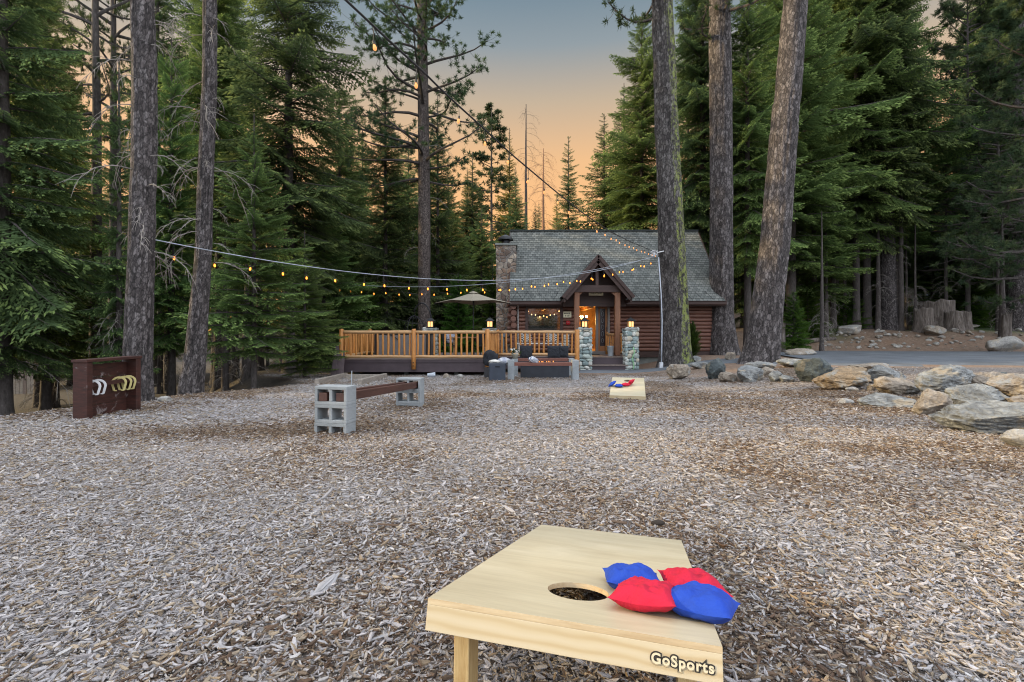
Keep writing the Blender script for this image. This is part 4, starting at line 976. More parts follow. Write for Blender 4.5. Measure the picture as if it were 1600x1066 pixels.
# ---- the tall trunks of the clearing: bark modelled in relief
def barkmat(name, dark, mid, light, lichen=0.0, lcol=(.34, .36, .10), lx=0.0, cs=24):
    m = M(name); v = m.world((9, 9, 2.2)); n1 = m.noise(v, 1.3, 7, .7, .7); v2 = m.world((1, 1, .42)); d = m.vor(m.mix(.06, v2, m.noise(m.world(), 6, 4)), 13, 'Distance', 'DISTANCE_TO_EDGE'); n3 = m.noise(m.world((1, 1, .5)), 40, 4, .8)
    fur = m.attr('furrow'); vw = m.mix(.10, m.world((1, 1, .45)), m.noise(m.world((1, 1, .6)), 9, 5, .7)); cell = m.n('ShaderNodeSeparateColor'); m.l(m.vor(vw, cs), cell.inputs[0]); d2 = m.vor(vw, cs, 'Distance', 'DISTANCE_TO_EDGE')
    f = m.mix(.38, m.mix(.5, fur, n1), cell.outputs[0]); c = m.ramp(f, [(.20, dark), (.48, mid), (.80, light)]); c = m.mix(1.0, c, m.ramp(d2, [(0.0, .28), (.16, 1.0)]), 'MULTIPLY')
    c = m.mix(1.0, c, m.ramp(n3, [(.3, .60), (.65, 1.25)]), 'MULTIPLY'); c = m.mix(1.0, c, m.ramp(d, [(0, .45), (.10, 1.0)]), 'MULTIPLY')
    if lichen:
        l = m.ramp(m.noise(m.world((1, 1, .8)), 5.0, 7, .9), [(.50, 0.0), (.54, 1.0)]); ge = m.n('ShaderNodeSeparateXYZ'); g = m.n('ShaderNodeNewGeometry'); m.l(g.outputs['Normal'], ge.inputs[0])
        side = m.ramp(ge.outputs[0], [(.15 + lx, 0.0), (.65 + lx, 1.0)]); c = m.mix(m.math('MULTIPLY', m.math('MULTIPLY', l, side), lichen), c, lcol)
    m.col(c).rough(.95).bump(m.mix(.5, n1, m.mix(.5, n3, d)), .9, .03); return m.m
BKG = barkmat('grey_pine_bark', (.020, .016, .016), (.085, .072, .072), (.215, .193, .195))
BKL = barkmat('grey_pine_bark_lichen', (.018, .015, .015), (.078, .068, .066), (.20, .185, .182), .75, (.28, .33, .075), -.25, 13)
BKB = barkmat('broad_plated_bark', (.020, .016, .016), (.085, .072, .072), (.215, .193, .195), cs=13)
BKS = barkmat('smooth_pine_bark', (.05, .036, .033), (.12, .095, .088), (.21, .175, .16))
def big_trunk(pts, Yd, top, mat, name, label, seed, crown=None, relief=.05, twig=None, Y1=None, flare=.35, cat='tree', dy=0.0):
    """pts: (px, py, width px) up the trunk in the photo; continued to height `top`"""
    W = []
    for px, py, wd_ in pts: p = P(px, py, Yd); W.append((p.z, p.x, wd_ / F * Yd / 2 * Yd / math.hypot(Yd, p.x)))
    W.sort(); zb = Hs(W[0][1], Yd) - .25
    z = [q[0] for q in W]; xs = [q[1] for q in W]; rs_ = [q[2] for q in W]
    if z[0] > zb: z = [zb] + z; xs = [xs[0]] + xs; rs_ = [rs_[0]] + rs_
    sl_ = (xs[-1] - xs[-3]) / (z[-1] - z[-3]) * .6; ze = zb + top; xs.append(xs[-1] + sl_ * (ze - z[-1])); rs_.append(.05); z.append(ze)
    n, m_ = 72, int(min(top, 9) / .05) + 60
    zz = np.r_[np.linspace(zb, zb + min(top, 9), m_ - 60), np.linspace(zb + min(top, 9) + .15, ze, 60)]
    cxs = np.interp(zz, z, xs); rad = np.interp(zz, z, rs_)
    k5 = np.ones(9) / 9; pad = lambda q: np.r_[np.full(4, q[0]), q, np.full(4, q[-1])]; cxs = np.convolve(pad(cxs), k5, 'valid'); rad = np.convolve(pad(rad), k5, 'valid')
    a = np.arange(n) / n * 2 * np.pi; A_, Z_ = np.meshgrid(a, zz); Rr = rad[:, None] * np.ones_like(A_)
    sx, sy = np.cos(A_), np.sin(A_); s = seed * 11.3
    wx, wy = sx * Rr, sy * Rr
    warp = (fbm(wx * 3 + s, wy * 3, Z_ * 1.3, seed, 3) - .5) * .9
    f1 = vnoise((A_ * Rr.mean() * 0 + sx * 6.5 * .55 + warp) * 2.2 + s, sy * 7.8 + warp, Z_ * 1.5, seed); f2 = fbm(sx * 11 + warp * 2, sy * 11, Z_ * 4.5, seed + 3, 3)
    fur = np.clip(1 - np.abs(f1 - .5) * 3.2, 0, 1); fur = 1 - fur ** 1.5; plate = .6 * fur + .4 * f2
    base = 1 + .10 * (fbm(sx * 1.3 + s, sy * 1.3, Z_ * .35, seed, 2) - .5); hgt = Z_ - zb
    roots = flare * np.exp(-hgt / .45) * (.6 + .8 * vnoise(sx * 1.6 + s, sy * 1.6, 0, seed + 5))
    rr_ = Rr * base * (1 + roots) + (plate - .6) * relief
    V = np.stack([cxs[:, None] + rr_ * sx, Yd + dy * (Z_ - zb) + rr_ * sy, Z_], -1).reshape(-1, 3)
    x0 = float(cxs[0]); V -= np.array([x0, Yd, zb])
    t = thing(name, label, cat, (x0, Yd, zb), group='tall trunks standing in the clearing')
    link('trunk', npmesh('trunk', V, grid_quads(n, len(zz), True), mat, attrs={'furrow': plate.ravel()}, smooth=True), t)
    if crown:
        kind, R_, start, zr = crown; me, ph, pr = PROTO[kind]; xt = float(np.interp(zb + top * .75, zz, cxs)) - x0
        link('crown', me, t, loc=(xt, 0, 0), scale=(R_ / pr, R_ / pr, top / ph), rot=(0, 0, zr))
    if twig:
        z0, z1, ln, nn_, an = twig; xm = float(np.interp(zb + (z0 + z1) / 2, zz, cxs)) - x0; rm_ = float(np.interp((z0 + z1) / 2 + zb, zz, rad))
        tb = dead_limbs(seed, z0, z1, rm_ * .92, ln, nn_, an)
        tb.build('dead_limb', DEADW, t, loc=(xm, 0, 0))
    return t, zz, cxs, rad
T1 = big_trunk([(213, 608, 50), (214, 580, 48), (221, 400, 44), (225, 240, 42), (226, 100, 41), (222, 0, 39)], 8.1, 24, BKG, 'pine_tree', 'thick grey trunk behind the horseshoe backboard, holding the left end of the cable', 1, ('pine', 3.0, 0, 1), .028, (2.6, 7, .9, 26, None))
T2 = big_trunk([(298, 608, 38), (305, 560, 35), (318, 400, 27), (322, 260, 25), (328, 120, 24), (328, 0, 22)], 9.6, 25, BKG, 'pine_tree', 'slimmer dark trunk leaning right beside the thick left trunk', 2, ('pine', 3.0, 0, 2), .022, (2.8, 8, 1.2, 26, None))
T3 = big_trunk([(663, 540, 20.5), (663, 470, 19.5), (663, 300, 18.5), (661, 150, 17), (659, 0, 14.5)], 23.5, 25, BKS, 'pine_tree', 'straight bare trunk of the pine rising behind the deck into the sky', 3, None, .02, (4, 12, 1.6, 9, None))
T4 = big_trunk([(1055, 577, 50), (1054, 500, 46), (1050, 400, 42), (1044, 250, 38), (1039, 120, 35), (1034, 0, 33)], 18.4, 32, BKL, 'pine_tree', 'mossy trunk before the cabin roof where the light strings meet', 4, ('pine', 3.6, 0, 3), .06)
T5 = big_trunk([(1131, 562, 50), (1127, 500, 40), (1127, 380, 37), (1127, 250, 36), (1126, 120, 36), (1124, 0, 34)], 21.0, 33, BKB, 'pine_tree', 'upright trunk between the mossy trunk and the leaning trunk', 5, ('pine', 3.4, 0, 4), .055)
T6 = big_trunk([(1184, 572, 60), (1191, 540, 56), (1199, 480, 51), (1211, 380, 48), (1220, 260, 46), (1232, 120, 43), (1244, 0, 40)], 16.0, 31, BKB, 'pine_tree', 'broad trunk with flared roots leaning right beside the road', 6, ('pine', 3.6, 0, 5), .055)
T7 = big_trunk([(1590, 502, 42), (1590, 400, 40), (1592, 250, 38), (1594, 0, 34)], 29.0, 32, BKG, 'pine_tree', 'dark trunk at the right edge above the grass', 7, None, .04, dy=0)
T8 = big_trunk([(1389, 520, 30), (1388, 440, 26), (1384, 300, 24), (1380, 100, 20), (1378, 0, 19)], 29.5, 34, BKG, 'pine_tree', 'thickest trunk in the grove on the dirt bank, left of the stumps', 8, ('high', 3.6, 0, 6), .05)
PINE_C = pine_mesh('crown', 25, 4.0, .36, FOLP, 31, 78, 24, .22, 36, .013, .14)
link('crown', PINE_C, T3[0], loc=(-.05, 0, 0))
# overhanging boughs: firs close to the tall right trunks
G = 'firs and pines around the clearing'
TREES = [
 # left
 (6, 11.5, -420, 140, 'fir2', 'broad fir filling the top left corner, its tips catching golden light', dict(dia=.34, twigs=1.6)),
 (-150, 12, -300, 150, 'fir', 'wide fir just past the left edge whose boughs reach into the photo', {}),
 (72, 14.5, -40, 120, 'firb', 'dense green fir behind and left of the horseshoe backboard', dict(twigs=1.2, lift=.1)),
 (150, 16, -360, 95, 'pine', 'tall slim trunk left of the thick grey trunk, furthest left of the pair', dict(name='pine_tree', dia=.40, twigs=2.0)),
 (177, 17.5, -330, 90, 'pine', 'tall slim trunk close beside the thick grey trunk, paler of the pair', dict(name='pine_tree', dia=.36, twigs=1.8)),
 (186, 12.5, 90, 50, 'fir', 'thin dark fir squeezed against the left side of the thick grey trunk', dict(dia=.20, twigs=1)),
 (112, 24, 130, 90, 'firb', 'lower fir in the second row left of the slim trunk pair', {}),
 (30, 24, -260, 130, 'fir2', 'shadowed fir in the second row at the far left', {}),
 (268, 15, 60, 80, 'firb', 'green fir seen in the gap between the thick and the leaning left trunks', dict(lift=.12)),
 (246, 21, -180, 78, 'fir2', 'taller dark fir behind the gap between the two left trunks', {}),
 (338, 20, -200, 90, 'highb', 'ragged fir standing right behind the leaning left trunk', dict(twigs=1.8)),
 (452, 17.5, -340, 138, 'fir2', 'huge dark fir with drooping boughs on the left side of the sky', dict(dia=.42, lift=.08)),
 (397, 12.8, 178, 122, 'young', 'bright green young fir in front of the forest left of the deck', dict(dia=.16, lift=.12)),
 (352, 27, -160, 130, 'fir', 'dark fir deep between the leaning trunk and the bright young fir', dict(lift=.08)),
 (506, 19.5, 262, 80, 'firb', 'mid-sized fir just left of the deck corner', dict(dia=.24)),
 (530, 27, 110, 90, 'firb', 'dark fir behind the mid-sized fir left of the deck', {}),
 (476, 14.8, 360, 84, 'young', 'low fir with pale tips leaning over the chips left of the deck', dict(dia=.12)),
 (602, 25, 118, 78, 'fir', 'conical fir left of the straight pine trunk', dict(dia=.34, twigs=1.4)),
 (684, 28.5, 148, 58, 'fir', 'conical fir with a bare thin trunk right behind the straight pine trunk', dict(dia=.3)),
 (566, 37, 205, 72, 'far', 'distant fir left of the conical fir behind the deck', {}),
 (638, 39, 215, 70, 'far', 'distant fir half hidden behind the straight pine trunk', {}),
 (730, 44, 262, 50, 'far_painted_glow', 'distant fir with painted sunset gold between the pine trunk and the chimney', {}),
 (706, 30, 318, 66, 'firb', 'fir behind the umbrella and left of the chimney', {}),
 (752, 33, 325, 62, 'fir', 'fir right beside the chimney', {}),
 (716, 24.5, 425, 40, 'cedar', 'bright leafy cedar sapling behind the umbrella', dict(name='cedar_sapling')),
 (770, 25.5, 415, 30, 'cedar', 'leafy cedar sapling touching the foot of the chimney', dict(name='cedar_sapling')),
 (640, 26, 440, 36, 'cedar', 'low cedar sapling in the dark behind the hot tub', dict(name='cedar_sapling')),
 (572, 24, 430, 40, 'cedar', 'low cedar sapling behind the left end of the railing', dict(name='cedar_sapling')),
 (542, 34, 175, 66, 'far', 'distant fir with its top in the sky left of the conical fir', {}),
 (622, 43, 205, 62, 'far', 'distant fir between the conical fir and the straight pine trunk', {}),
 (672, 41, 215, 58, 'far2', 'distant ragged fir right behind the straight pine trunk', {}),
 (700, 36, 250, 48, 'fir', 'dark fir right of the pine trunk above the umbrella', {}),
 (738, 40, 238, 52, 'far', 'dark distant fir filling in left of the slender pine', {}),
 # centre, behind the roof
 (768, 50, 168, 56, 'farpine', 'slender pine topping the trees behind the chimney', dict(name='pine_tree')),
 (796, 56, 200, 40, 'far_painted_glow', 'fir with painted sunset gold between the slender pine and the tall bare snag', {}),
 (806, 43, 262, 50, 'far', 'dark conical fir directly above the left end of the roof', {}),
 (888, 52, 213, 40, 'far2', 'lone slim fir standing above the middle of the roof', {}),
 (870, 62, 300, 34, 'far_painted_glow', 'small distant fir left of the lone slim fir', {}),
 (918, 62, 325, 34, 'far_painted_glow', 'small fir with painted sunset gold low above the roof ridge', {}),
 (842, 66, 315, 36, 'far', 'small distant fir between the two bare snags', {}),
 (944, 41, 178, 62, 'far2', 'ragged fir on the right side of the sky, outermost one', {}),
 (1003, 37, 22, 84, 'highb', 'tall fir left of the mossy trunk, reaching the top of the photo', dict(dia=.5)),
 (975, 47, 130, 66, 'far', 'fir filling in behind the tall fir left of the mossy trunk', {}),
 (1075, 33, 60, 60, 'fir2', 'fir seen between the mossy trunk and the upright trunk', {}),
 (836, 44, 318, 30, 'far', 'small dark fir low over the left third of the roof', {}),
 (965, 50, 250, 44, 'far', 'fir filling the gap right of the small fir with painted sunset gold', {}),
 # right
 (1240, 22.5, 452, 30, 'cedar', 'leafy sapling just right of the broad leaning trunk', dict(name='cedar_sapling')),
 (1360, 34, 380, 60, 'fir', 'low fir in the shade behind the grove trunks', {}),
 (1098, 24.5, -180, 82, 'high', 'fir with dark drooping boughs behind the mossy trunk and the upright trunk', {}),
 (1168, 23, -60, 74, 'highb', 'fir whose boughs hang across the tops of the upright and the leaning trunk', {}),
 (1162, 33, 40, 74, 'fir', 'distant fir framed by the upright and the leaning trunk', {}),
 (1236, 27, -260, 125, 'firb', 'tall fir right behind the broad leaning trunk', dict(lift=.12)),
 (1272, 28.6, 150, 84, 'firb', 'layered bright-tipped fir right of the broad leaning trunk', dict(dia=.34, lift=.13)),
 (1304, 32, -200, 130, 'fir', 'dark fir in the second row of the right grove', dict(lift=.12)),
 (1338, 29.3, -150, 80, 'highb', 'fir with a clean pale trunk, left one of two in the grove', dict(dia=.42)),
 (1355, 30, -120, 70, 'high', 'fir with a clean pale trunk, right one of two in the grove', dict(dia=.48)),
 (1400, 31.5, -40, 100, 'firb', 'tall slender fir behind the long grey stem in the grove', dict(dia=.36, twigs=1.3, lift=.2)),
 (1420, 36, 130, 62, 'fir', 'fir behind the stumps, left of the orange gap in the trees', dict(lift=.15)),
 (1456, 34, 312, 60, 'firb', 'fir below the orange gap in the trees', dict(lift=.18)),
 (1512, 31, -60, 100, 'soft', 'soft-needled pine right of the orange gap', dict(name='pine_tree', dia=.3)),
 (1560, 28.3, 20, 105, 'soft', 'soft-needled pine with a thin dark trunk on the grass', dict(name='pine_tree', dia=.26, lift=.14)),
 (1640, 22, -160, 130, 'soft', 'big soft-needled pine reaching in from the right edge', dict(name='pine_tree')),
 (1510, 33, 395, 44, 'cedar', 'leafy green sapling above the large stumps', dict(name='cedar_sapling')),
 (1262, 28, 430, 34, 'cedar', 'leafy sapling at the foot of the right grove', dict(name='cedar_sapling')),
 (1318, 30, 440, 34, 'cedar', 'leafy sapling between thin trunks in the right grove', dict(name='cedar_sapling')),
 (1560, 36, -120, 110, 'firb', 'dark fir behind the thin-trunked soft pine', {}),
 (1505, 38, 130, 70, 'fir', 'dark fir behind the pine right of the orange gap', {}),
 (1700, 30, -200, 110, 'fir2', 'dark fir beyond the right edge with boughs in the top right corner', {}),
 (1535, 42, -100, 105, 'far', 'distant fir in the back row at the right', {}),
 (1380, 46, -160, 110, 'far', 'distant tall fir behind the thickest grove trunk', {}),
 (1220, 44, -160, 110, 'far', 'distant tall fir behind the broad leaning trunk', {}),
 (1605, 44, -120, 120, 'far', 'distant fir closing the view at the right edge', {}),
]
for px, Yd, yt, rp_, kd, lab, kw in TREES: tree(px, Yd, yt, rp_, kd, lab, group=G, **kw)
# slim bare trunks low in the grove
for px, Yd, yt, dia, lab in ((1408, 29.0, 90, .30, 'long bare grey stem standing in front of the grove firs'), (1243, 28.6, 120, .24, 'slim pale stem just right of the broad leaning trunk'), (1320, 29.8, 200, .22, 'slim stem in the middle of the right grove'), (1478, 31, 200, .24, 'slim dark stem behind the stumps below the orange gap'), (1284, 23.5, 330, .22, 'crooked thin trunk with a bent foot at the edge of the bank'), (1291, 27.5, 300, .26, 'thin trunk behind the crooked one'), (1302, 29, 300, .40, 'dark trunk in the left part of the right grove'),
                            (1372, 29, 250, .30, 'thin trunk touching the thickest grove trunk on its left'), (1416, 31, 330, .2, 'thin trunk just right of the long grey stem'), (1430, 29, 280, .16, 'very thin dark trunk left of the stumps'),
                            (1486, 35, 350, .5, 'dark trunk rising behind the stumps'), (1566, 27, 330, .35, 'dark trunk behind the thin-trunked soft pine'),
                            (62, 15.5, 350, .34, 'dark trunk left of the horseshoe backboard'), (84, 15, 350, .30, 'second dark trunk left of the backboard, nearer to it'), (250, 17.5, 350, .2, 'thin trunk in the gap right of the thick grey trunk'), (262, 18.5, 350, .32, 'trunk in the middle of the gap between the left trunks'),
                            (340, 17, 350, .34, 'trunk right of the leaning left trunk'), (352, 16, 350, .26, 'trunk close right of its neighbour behind the leaning trunk'), (368, 21, 350, .35, 'trunk behind the foot of the bright young fir'), (385, 16.5, 380, .34, 'leaning trunk under the bright young fir'), (406, 19, 350, .36, 'dark trunk right under the bright young fir'),
                            (418, 22, 350, .14, 'pole-thin trunk in the shade right of the bright young fir'), (447, 18, 350, .5, 'thick dark trunk in the shade left of the deck'), (462, 19.5, 350, .22, 'thin trunk beside the thick one in the shade')):
    tree(px, Yd, yt, 10, 'far', lab, name='bare_trunk', dia=dia, group='trunks in the shade under the trees', crown=False, twigs=.8)
# two dead snags
def snag(px, Yd, yt, lab, n, ln, seed, mat):
    x = (px - 800) / F * Yd; zb = Hs(x, Yd); h = HC - (yt - Y0) / F * Yd - zb; t = thing('dead_snag', lab, 'tree', (x, Yd, zb), group='dead snags behind the roof')
    tm_ = TR[0] if mat is BARK else TR[0].copy()
    if mat is not BARK: tm_.materials.clear(); tm_.materials.append(mat)
    link('trunk', tm_, t, scale=(.28, .28, h)); tb = dead_limbs(seed, h * .55, h * .98, .08, ln, n)
    tb.build('dead_limb', mat, t); return t
snag(822, 50, 163, 'tall bare snag with one curved limb against the sky', 30, 2.4, 8, BARK)
snag(849, 47, 232, 'reddish dead snag full of short bare limbs above the roof', 70, 2.2, 6, plain('red_dead_wood', (.28, .15, .09), .9, .3, 4, 0))
# far-off wood, plus an unseen belt at the left added to shade the ground
r = np.random.default_rng(77); meF, phF, prF = PROTO['far']
def low_tree(seed):
    q, t = SPRL[seed % 4]; V, T = [], []; rr_ = np.random.default_rng(seed)
    for z in np.arange(1.2, 16.5, .85):
        f = (1 - z / 17) ** .85
        for i in range(5):
            a = rr_.uniform(0, 6.28); ln = 2.7 * f * rr_.uniform(.7, 1.15) + .1; k = q[rr_.random(len(q)) < .5] * ln * np.array([1, 1.1, 1.0]); dr = rr_.uniform(.2, .6)
            zc = k[..., 2] - dr * k[..., 0] - .3 * np.abs(k[..., 1]) + z
            V.append(np.stack([k[..., 0] * math.cos(a) - k[..., 1] * math.sin(a), k[..., 0] * math.sin(a) + k[..., 1] * math.cos(a), zc], -1)); T.append(rr_.uniform(.1, .8, len(k)))
    return np.concatenate(V), np.concatenate(T)
LT = [low_tree(s) for s in range(4)]; V, T = [], []
for k in range(300):
    Yd = r.uniform(42, 88); side = k % 5 if k < 200 else 9
    px = r.uniform(-180, 600) if side in (0, 1) else (r.uniform(1080, 1800) if side in (2, 3) else r.uniform(600, 1080))
    if 1370 < px < 1490: Yd = r.uniform(72, 88)
    x = (px - 800) / F * Yd; yt = (r.uniform(210, 320) if px < 600 else r.uniform(60, 260)) if side < 4 else r.uniform(325, 372)
    if 1395 < px < 1500: yt = r.uniform(320, 400)
    if 520 < px < 600: yt = r.uniform(230, 300)
    if side == 9:
        yt = None
        if k < 250: x = r.uniform(-40, -20); Yd = r.uniform(-14, 12)  # unseen trees put in to keep low sun off the clearing
        else: x = r.uniform(-50, 50); Yd = r.uniform(-45, -34)
    zb = Hs(x, Yd); h = (HC - (yt - Y0) / F * Yd - zb) if yt is not None else (r.uniform(17, 24) if x < -23 and Yd > -13 else r.uniform(9, 15)); q, t = LT[k % 4]; a = r.uniform(0, 6.28); sc = h / 17
    V.append(np.stack([(q[..., 0] * math.cos(a) - q[..., 1] * math.sin(a)) * min(sc, 1.5) + x, (q[..., 0] * math.sin(a) + q[..., 1] * math.cos(a)) * min(sc, 1.5) + Yd, q[..., 2] * sc + zb], -1)); T.append(t)
V = np.concatenate(V); T = np.concatenate(T)
struct(link('far_wood_and_shade_belt', npmesh('far_wood_and_shade_belt', V.reshape(-1, 3), np.arange(len(V) * 4).reshape(-1, 4), FOL, attrs={'tipness': np.repeat(T, 4)})), 'stuff')
# ---- stumps, log, shrub
STUMP = M('weathered_stump'); v = STUMP.coord((8, 8, 1.2)); f = STUMP.noise(v, 1.4, 7, .7, .6); STUMP.col(STUMP.ramp(f, [(.3, (.03, .024, .02)), (.5, (.14, .115, .10)), (.72, (.30, .27, .25))])).rough(.95).bump(f, 1.0, .05); STUMP = STUMP.m
def stump(px, Yd, wpx, ytop, lab, seed):
    x = (px - 800) / F * Yd; zb = Hs(x, Yd) - .1; h = HC - (ytop - Y0) / F * Yd - zb; R_ = wpx / F * Yd / 2; n, m_ = 40, 14; V = []
    for j in range(m_):
        z = j / (m_ - 1); a = np.arange(n) / n * 2 * np.pi; rag = h * (1 + .22 * (vnoise(np.cos(a) * 2.5 + seed, np.sin(a) * 2.5) - .5))
        rr_ = R_ * (1 + .28 * (1 - z) ** 3) * (1 + .22 * (fbm(np.cos(a) * 2.5, np.sin(a) * 2.5, z + seed, seed) - .5)); V.append(np.stack([rr_ * np.cos(a), rr_ * np.sin(a), z * rag], 1))
    V.append(np.stack([.6 * R_ * np.cos(a), .6 * R_ * np.sin(a), rag * .93], 1)); V.append(np.stack([.02 * R_ * np.cos(a), .02 * R_ * np.sin(a), rag * 0 + h * .86], 1))
    o = link('tree_stump', npmesh('tree_stump', np.concatenate(V), grid_quads(n, m_ + 2, True), STUMP, smooth=True), loc=(x, Yd, zb)); tag(o, lab, 'stump', 'old stumps on the bank')
stump(1462, 29.6, 46, 472, 'tallest old stump with a splintered rim on the bank', 1); stump(1443, 28.2, 24, 483, 'shorter stump left of the splintered tall one', 2)
stump(1490, 28.4, 22, 487, 'flat-topped pale stump right of the splintered one', 3); stump(1506, 28.8, 18, 488, 'last stump on the right of the cluster', 4)
stump(1222, 22.5, 9, 505, 'small dark post-like stump beside the broad leaning trunk', 5); stump(1573, 24, 12, 492, 'dark stump near the right edge trunk', 6)
mb = MB(); mb.tube([P(1226, 527, 24), P(1245, 524, 24.3)], [.12, .10], 10); tag(mb.build('fallen_log', STUMP, smooth=True), 'short fallen log by the small dark stump', 'log')
p = hit(1240, 540); q = hit(1305, 532); mb = MB(); mb.tube([p + Vector((0, 0, .05)), (p + q) / 2 + Vector((0, 0, .15)), q + Vector((0, 0, .1))], [.14, .13, .09], 10); tag(mb.build('fallen_log', STUMP, smooth=True), 'long dark log lying at the foot of the crooked thin trunk', 'log')
SHM = crown_mesh('foliage', 1.9, .55, .03, FOLC, 44, SPR, .10, 8, -.25, .6, .5, .2)
t = thing('shrub', 'feathery green shrub against the cabin wall right of the mossy trunk', 'shrub', (7.55, 20.1, Hs(7.55, 20.1) - .05)); link('foliage', SHM, t, scale=(.85, .85, .85)); mb = MB(); mb.tube([(0, 0, 0), (0, 0, 1.1)], [.03, .01], 6); mb.build('stem', BARK, t)
# ---------------------------------------------------------------- cornhole boards
PLY = M('birch_plywood'); v = PLY.coord((1.5, 7, 7), rot=(0, 0, R(90))); f = PLY.noise(v, 1.2, 6, .6, 1.6); f2 = PLY.noise(PLY.coord(), 2.0, 3); f3 = PLY.noise(PLY.coord((3, 60, 60), rot=(0, 0, R(90))), 2, 3)
c = PLY.ramp(f, [(.3, (.44, .375, .25)), (.55, (.50, .44, .305)), (.75, (.54, .48, .35))]); c = PLY.mix(1.0, c, PLY.ramp(f2, [(.35, .92), (.65, 1.05)]), 'MULTIPLY'); c = PLY.mix(1.0, c, PLY.ramp(f3, [(.35, .94), (.6, 1.03)]), 'MULTIPLY')
PLY.col(c).rough(.42).bump(f3, .08, .002); PLY = PLY.m
PINE = M('pine_lumber'); v = PINE.coord((1.0, 9, 26)); f = PINE.noise(v, 1.0, 5, .55, 1.0); wv = PINE.n('ShaderNodeTexWave', wave_type='BANDS', bands_direction='Z'); wv.inputs['Scale'].default_value = 14; wv.inputs['Distortion'].default_value = 7; wv.inputs['Detail'].default_value = 2; wv.inputs['Detail Scale'].default_value = .6
PINE.l(PINE.coord((.35, 1, 1)), wv.inputs['Vector']); g_ = PINE.mix(.45, f, wv.outputs['Fac'])
PINE.col(PINE.ramp(g_, [(.2, (.47, .355, .20)), (.42, (.53, .43, .27)), (.75, (.56, .47, .32))])).rough(.5).bump(f, .1, .002); PINE = PINE.m
PINEZ = woodmat('pine_leg', (.42, .26, .10), (.64, .48, .24), 'z', 3.2, .5)
EDGE = woodmat('ply_edge', (.36, .24, .12), (.62, .50, .32), 'x', 1, .6)
BOARD_W, BOARD_L, HI, LO = .61, 1.22, .314, .065
def cornhole(loc, yaw, slope, label, writing):
    t = thing('cornhole_board', label, 'cornhole board', loc, (slope, 0, yaw), 'cornhole boards')
    an = math.asin((HI - LO) / BOARD_L); T = Matrix.Translation((0, 0, HI)) @ Matrix.Rotation(-an, 4, 'X')   # x across, y down the slope, z normal
    w2 = BOARD_W / 2; hy, hr = .2286, .0762; n = 64; th = .012
    bm = bmesh.new()                                            # deck with a round hole
    ring = [(w2, 0), (w2, BOARD_L), (-w2, BOARD_L), (-w2, 0)]
    def outer(a):
        c_, s_ = math.cos(a), math.sin(a); ts = []
        if abs(c_) > 1e-9: ts.append((w2 if c_ > 0 else -w2) / c_)
        if abs(s_) > 1e-9: ts.append(((BOARD_L - hy) if s_ > 0 else -hy) / s_)
        k = min(q for q in ts if q > 0); return (c_ * k, hy + s_ * k)
    angs = sorted(set([2 * math.pi * i / n for i in range(n)] + [math.atan2(y - hy, x) % (2 * math.pi) for x, y in ring]))
    V, Fq = [], []; N_ = len(angs)
    for a in angs:
        ox, oy = outer(a); V += [(ox, oy, 0), (hr * math.cos(a), hy + hr * math.sin(a), 0), (ox, oy, -th), (hr * math.cos(a), hy + hr * math.sin(a), -th)]
    top = MB(); Ft, Fe = [], []
    for i in range(N_):
        j = (i + 1) % N_; a, b = i * 4, j * 4; Ft.append((a, b, b + 1, a + 1)); Ft.append((a + 2, a + 3, b + 3, b + 2)); Fe.append((a, a + 2, b + 2, b)); Fe.append((a + 1, b + 1, b + 3, a + 3))
    top.add(V, Ft, 0, T); o_ = len(top.v) - len(V); top.f += [[o_ + q for q in f_] for f_ in Fe]; top.mi += [1] * len(Fe)
    top.build('top', [PLY, EDGE], t)
    fh = .053; g = .0004
    fr = MB(); fr.bx(-w2, w2, 0, .036, -th - g - fh, -th - g, T=T); fr.build('front_rail', PINE, t, bevel=.0012)
    fr = MB(); fr.bx(-w2, w2, BOARD_L - .036, BOARD_L, -th - g - fh, -th - g, T=T); fr.build('back_rail', PINE, t, bevel=.0012)
    for s in (-1, 1):
        fr = MB(); fr.bx(min(s * w2, s * (w2 - .036)), max(s * w2, s * (w2 - .036)), .0365, BOARD_L - .0365, -th - g - fh, -th - g, T=T); fr.build('side_rail', woodmat('pine_side', (.46, .31, .15), (.66, .53, .32), 'y', 1), t, bevel=.0012)
        lg = MB(); x = s * (w2 - .038 - .020); lg.bx(x - .019, x + .019, .060, .125, -.03, HI - .032); lg.build('leg', PINEZ, t, bevel=.002)
    if writing:
        rotT = T @ Matrix.Rotation(R(90), 4, 'X'); loc_ = T @ Vector((.232, -.0008, -th - fh * .52))
        for nm, off, ext, mt, dy in (('lettering_outline', .0034, .0004, INK, 0), ('lettering', .0007, .0006, CREAM2, -.0007)):
            cu = bpy.data.curves.new(nm, 'FONT'); cu.body = 'GoSports'; cu.size = .0255; cu.extrude = ext; cu.offset = off; cu.align_x = 'CENTER'; cu.align_y = 'CENTER'; cu.space_character = 1.16
            cu.materials.append(mt); o = bpy.data.objects.new(nm, cu); C.objects.link(o); o.parent = t
            o.matrix_local = Matrix.Translation(T.to_3x3() @ Vector((0, dy, 0))) @ Matrix.Translation(loc_) @ rotT.to_3x3().to_4x4(); to_mesh(o)
    return t, T
CREAM2 = plain('cream_lettering', (.66, .56, .38), .5, .05, 6, 0)
SL = -.0387
near, TN = cornhole((.102, .981, Hs(.102, .981)), -.277, SL, 'near cornhole board with four bean bags, raised end towards the camera', True)
p_ = Vector((2.001 - math.sin(-.246) * 1.194, 8.321 + math.cos(-.246) * 1.194))
far, TF = cornhole((p_.x, p_.y, Hs(p_.x, p_.y)), -.246 + math.pi, -SL, 'far cornhole board by the path with blue and red bean bags', False)
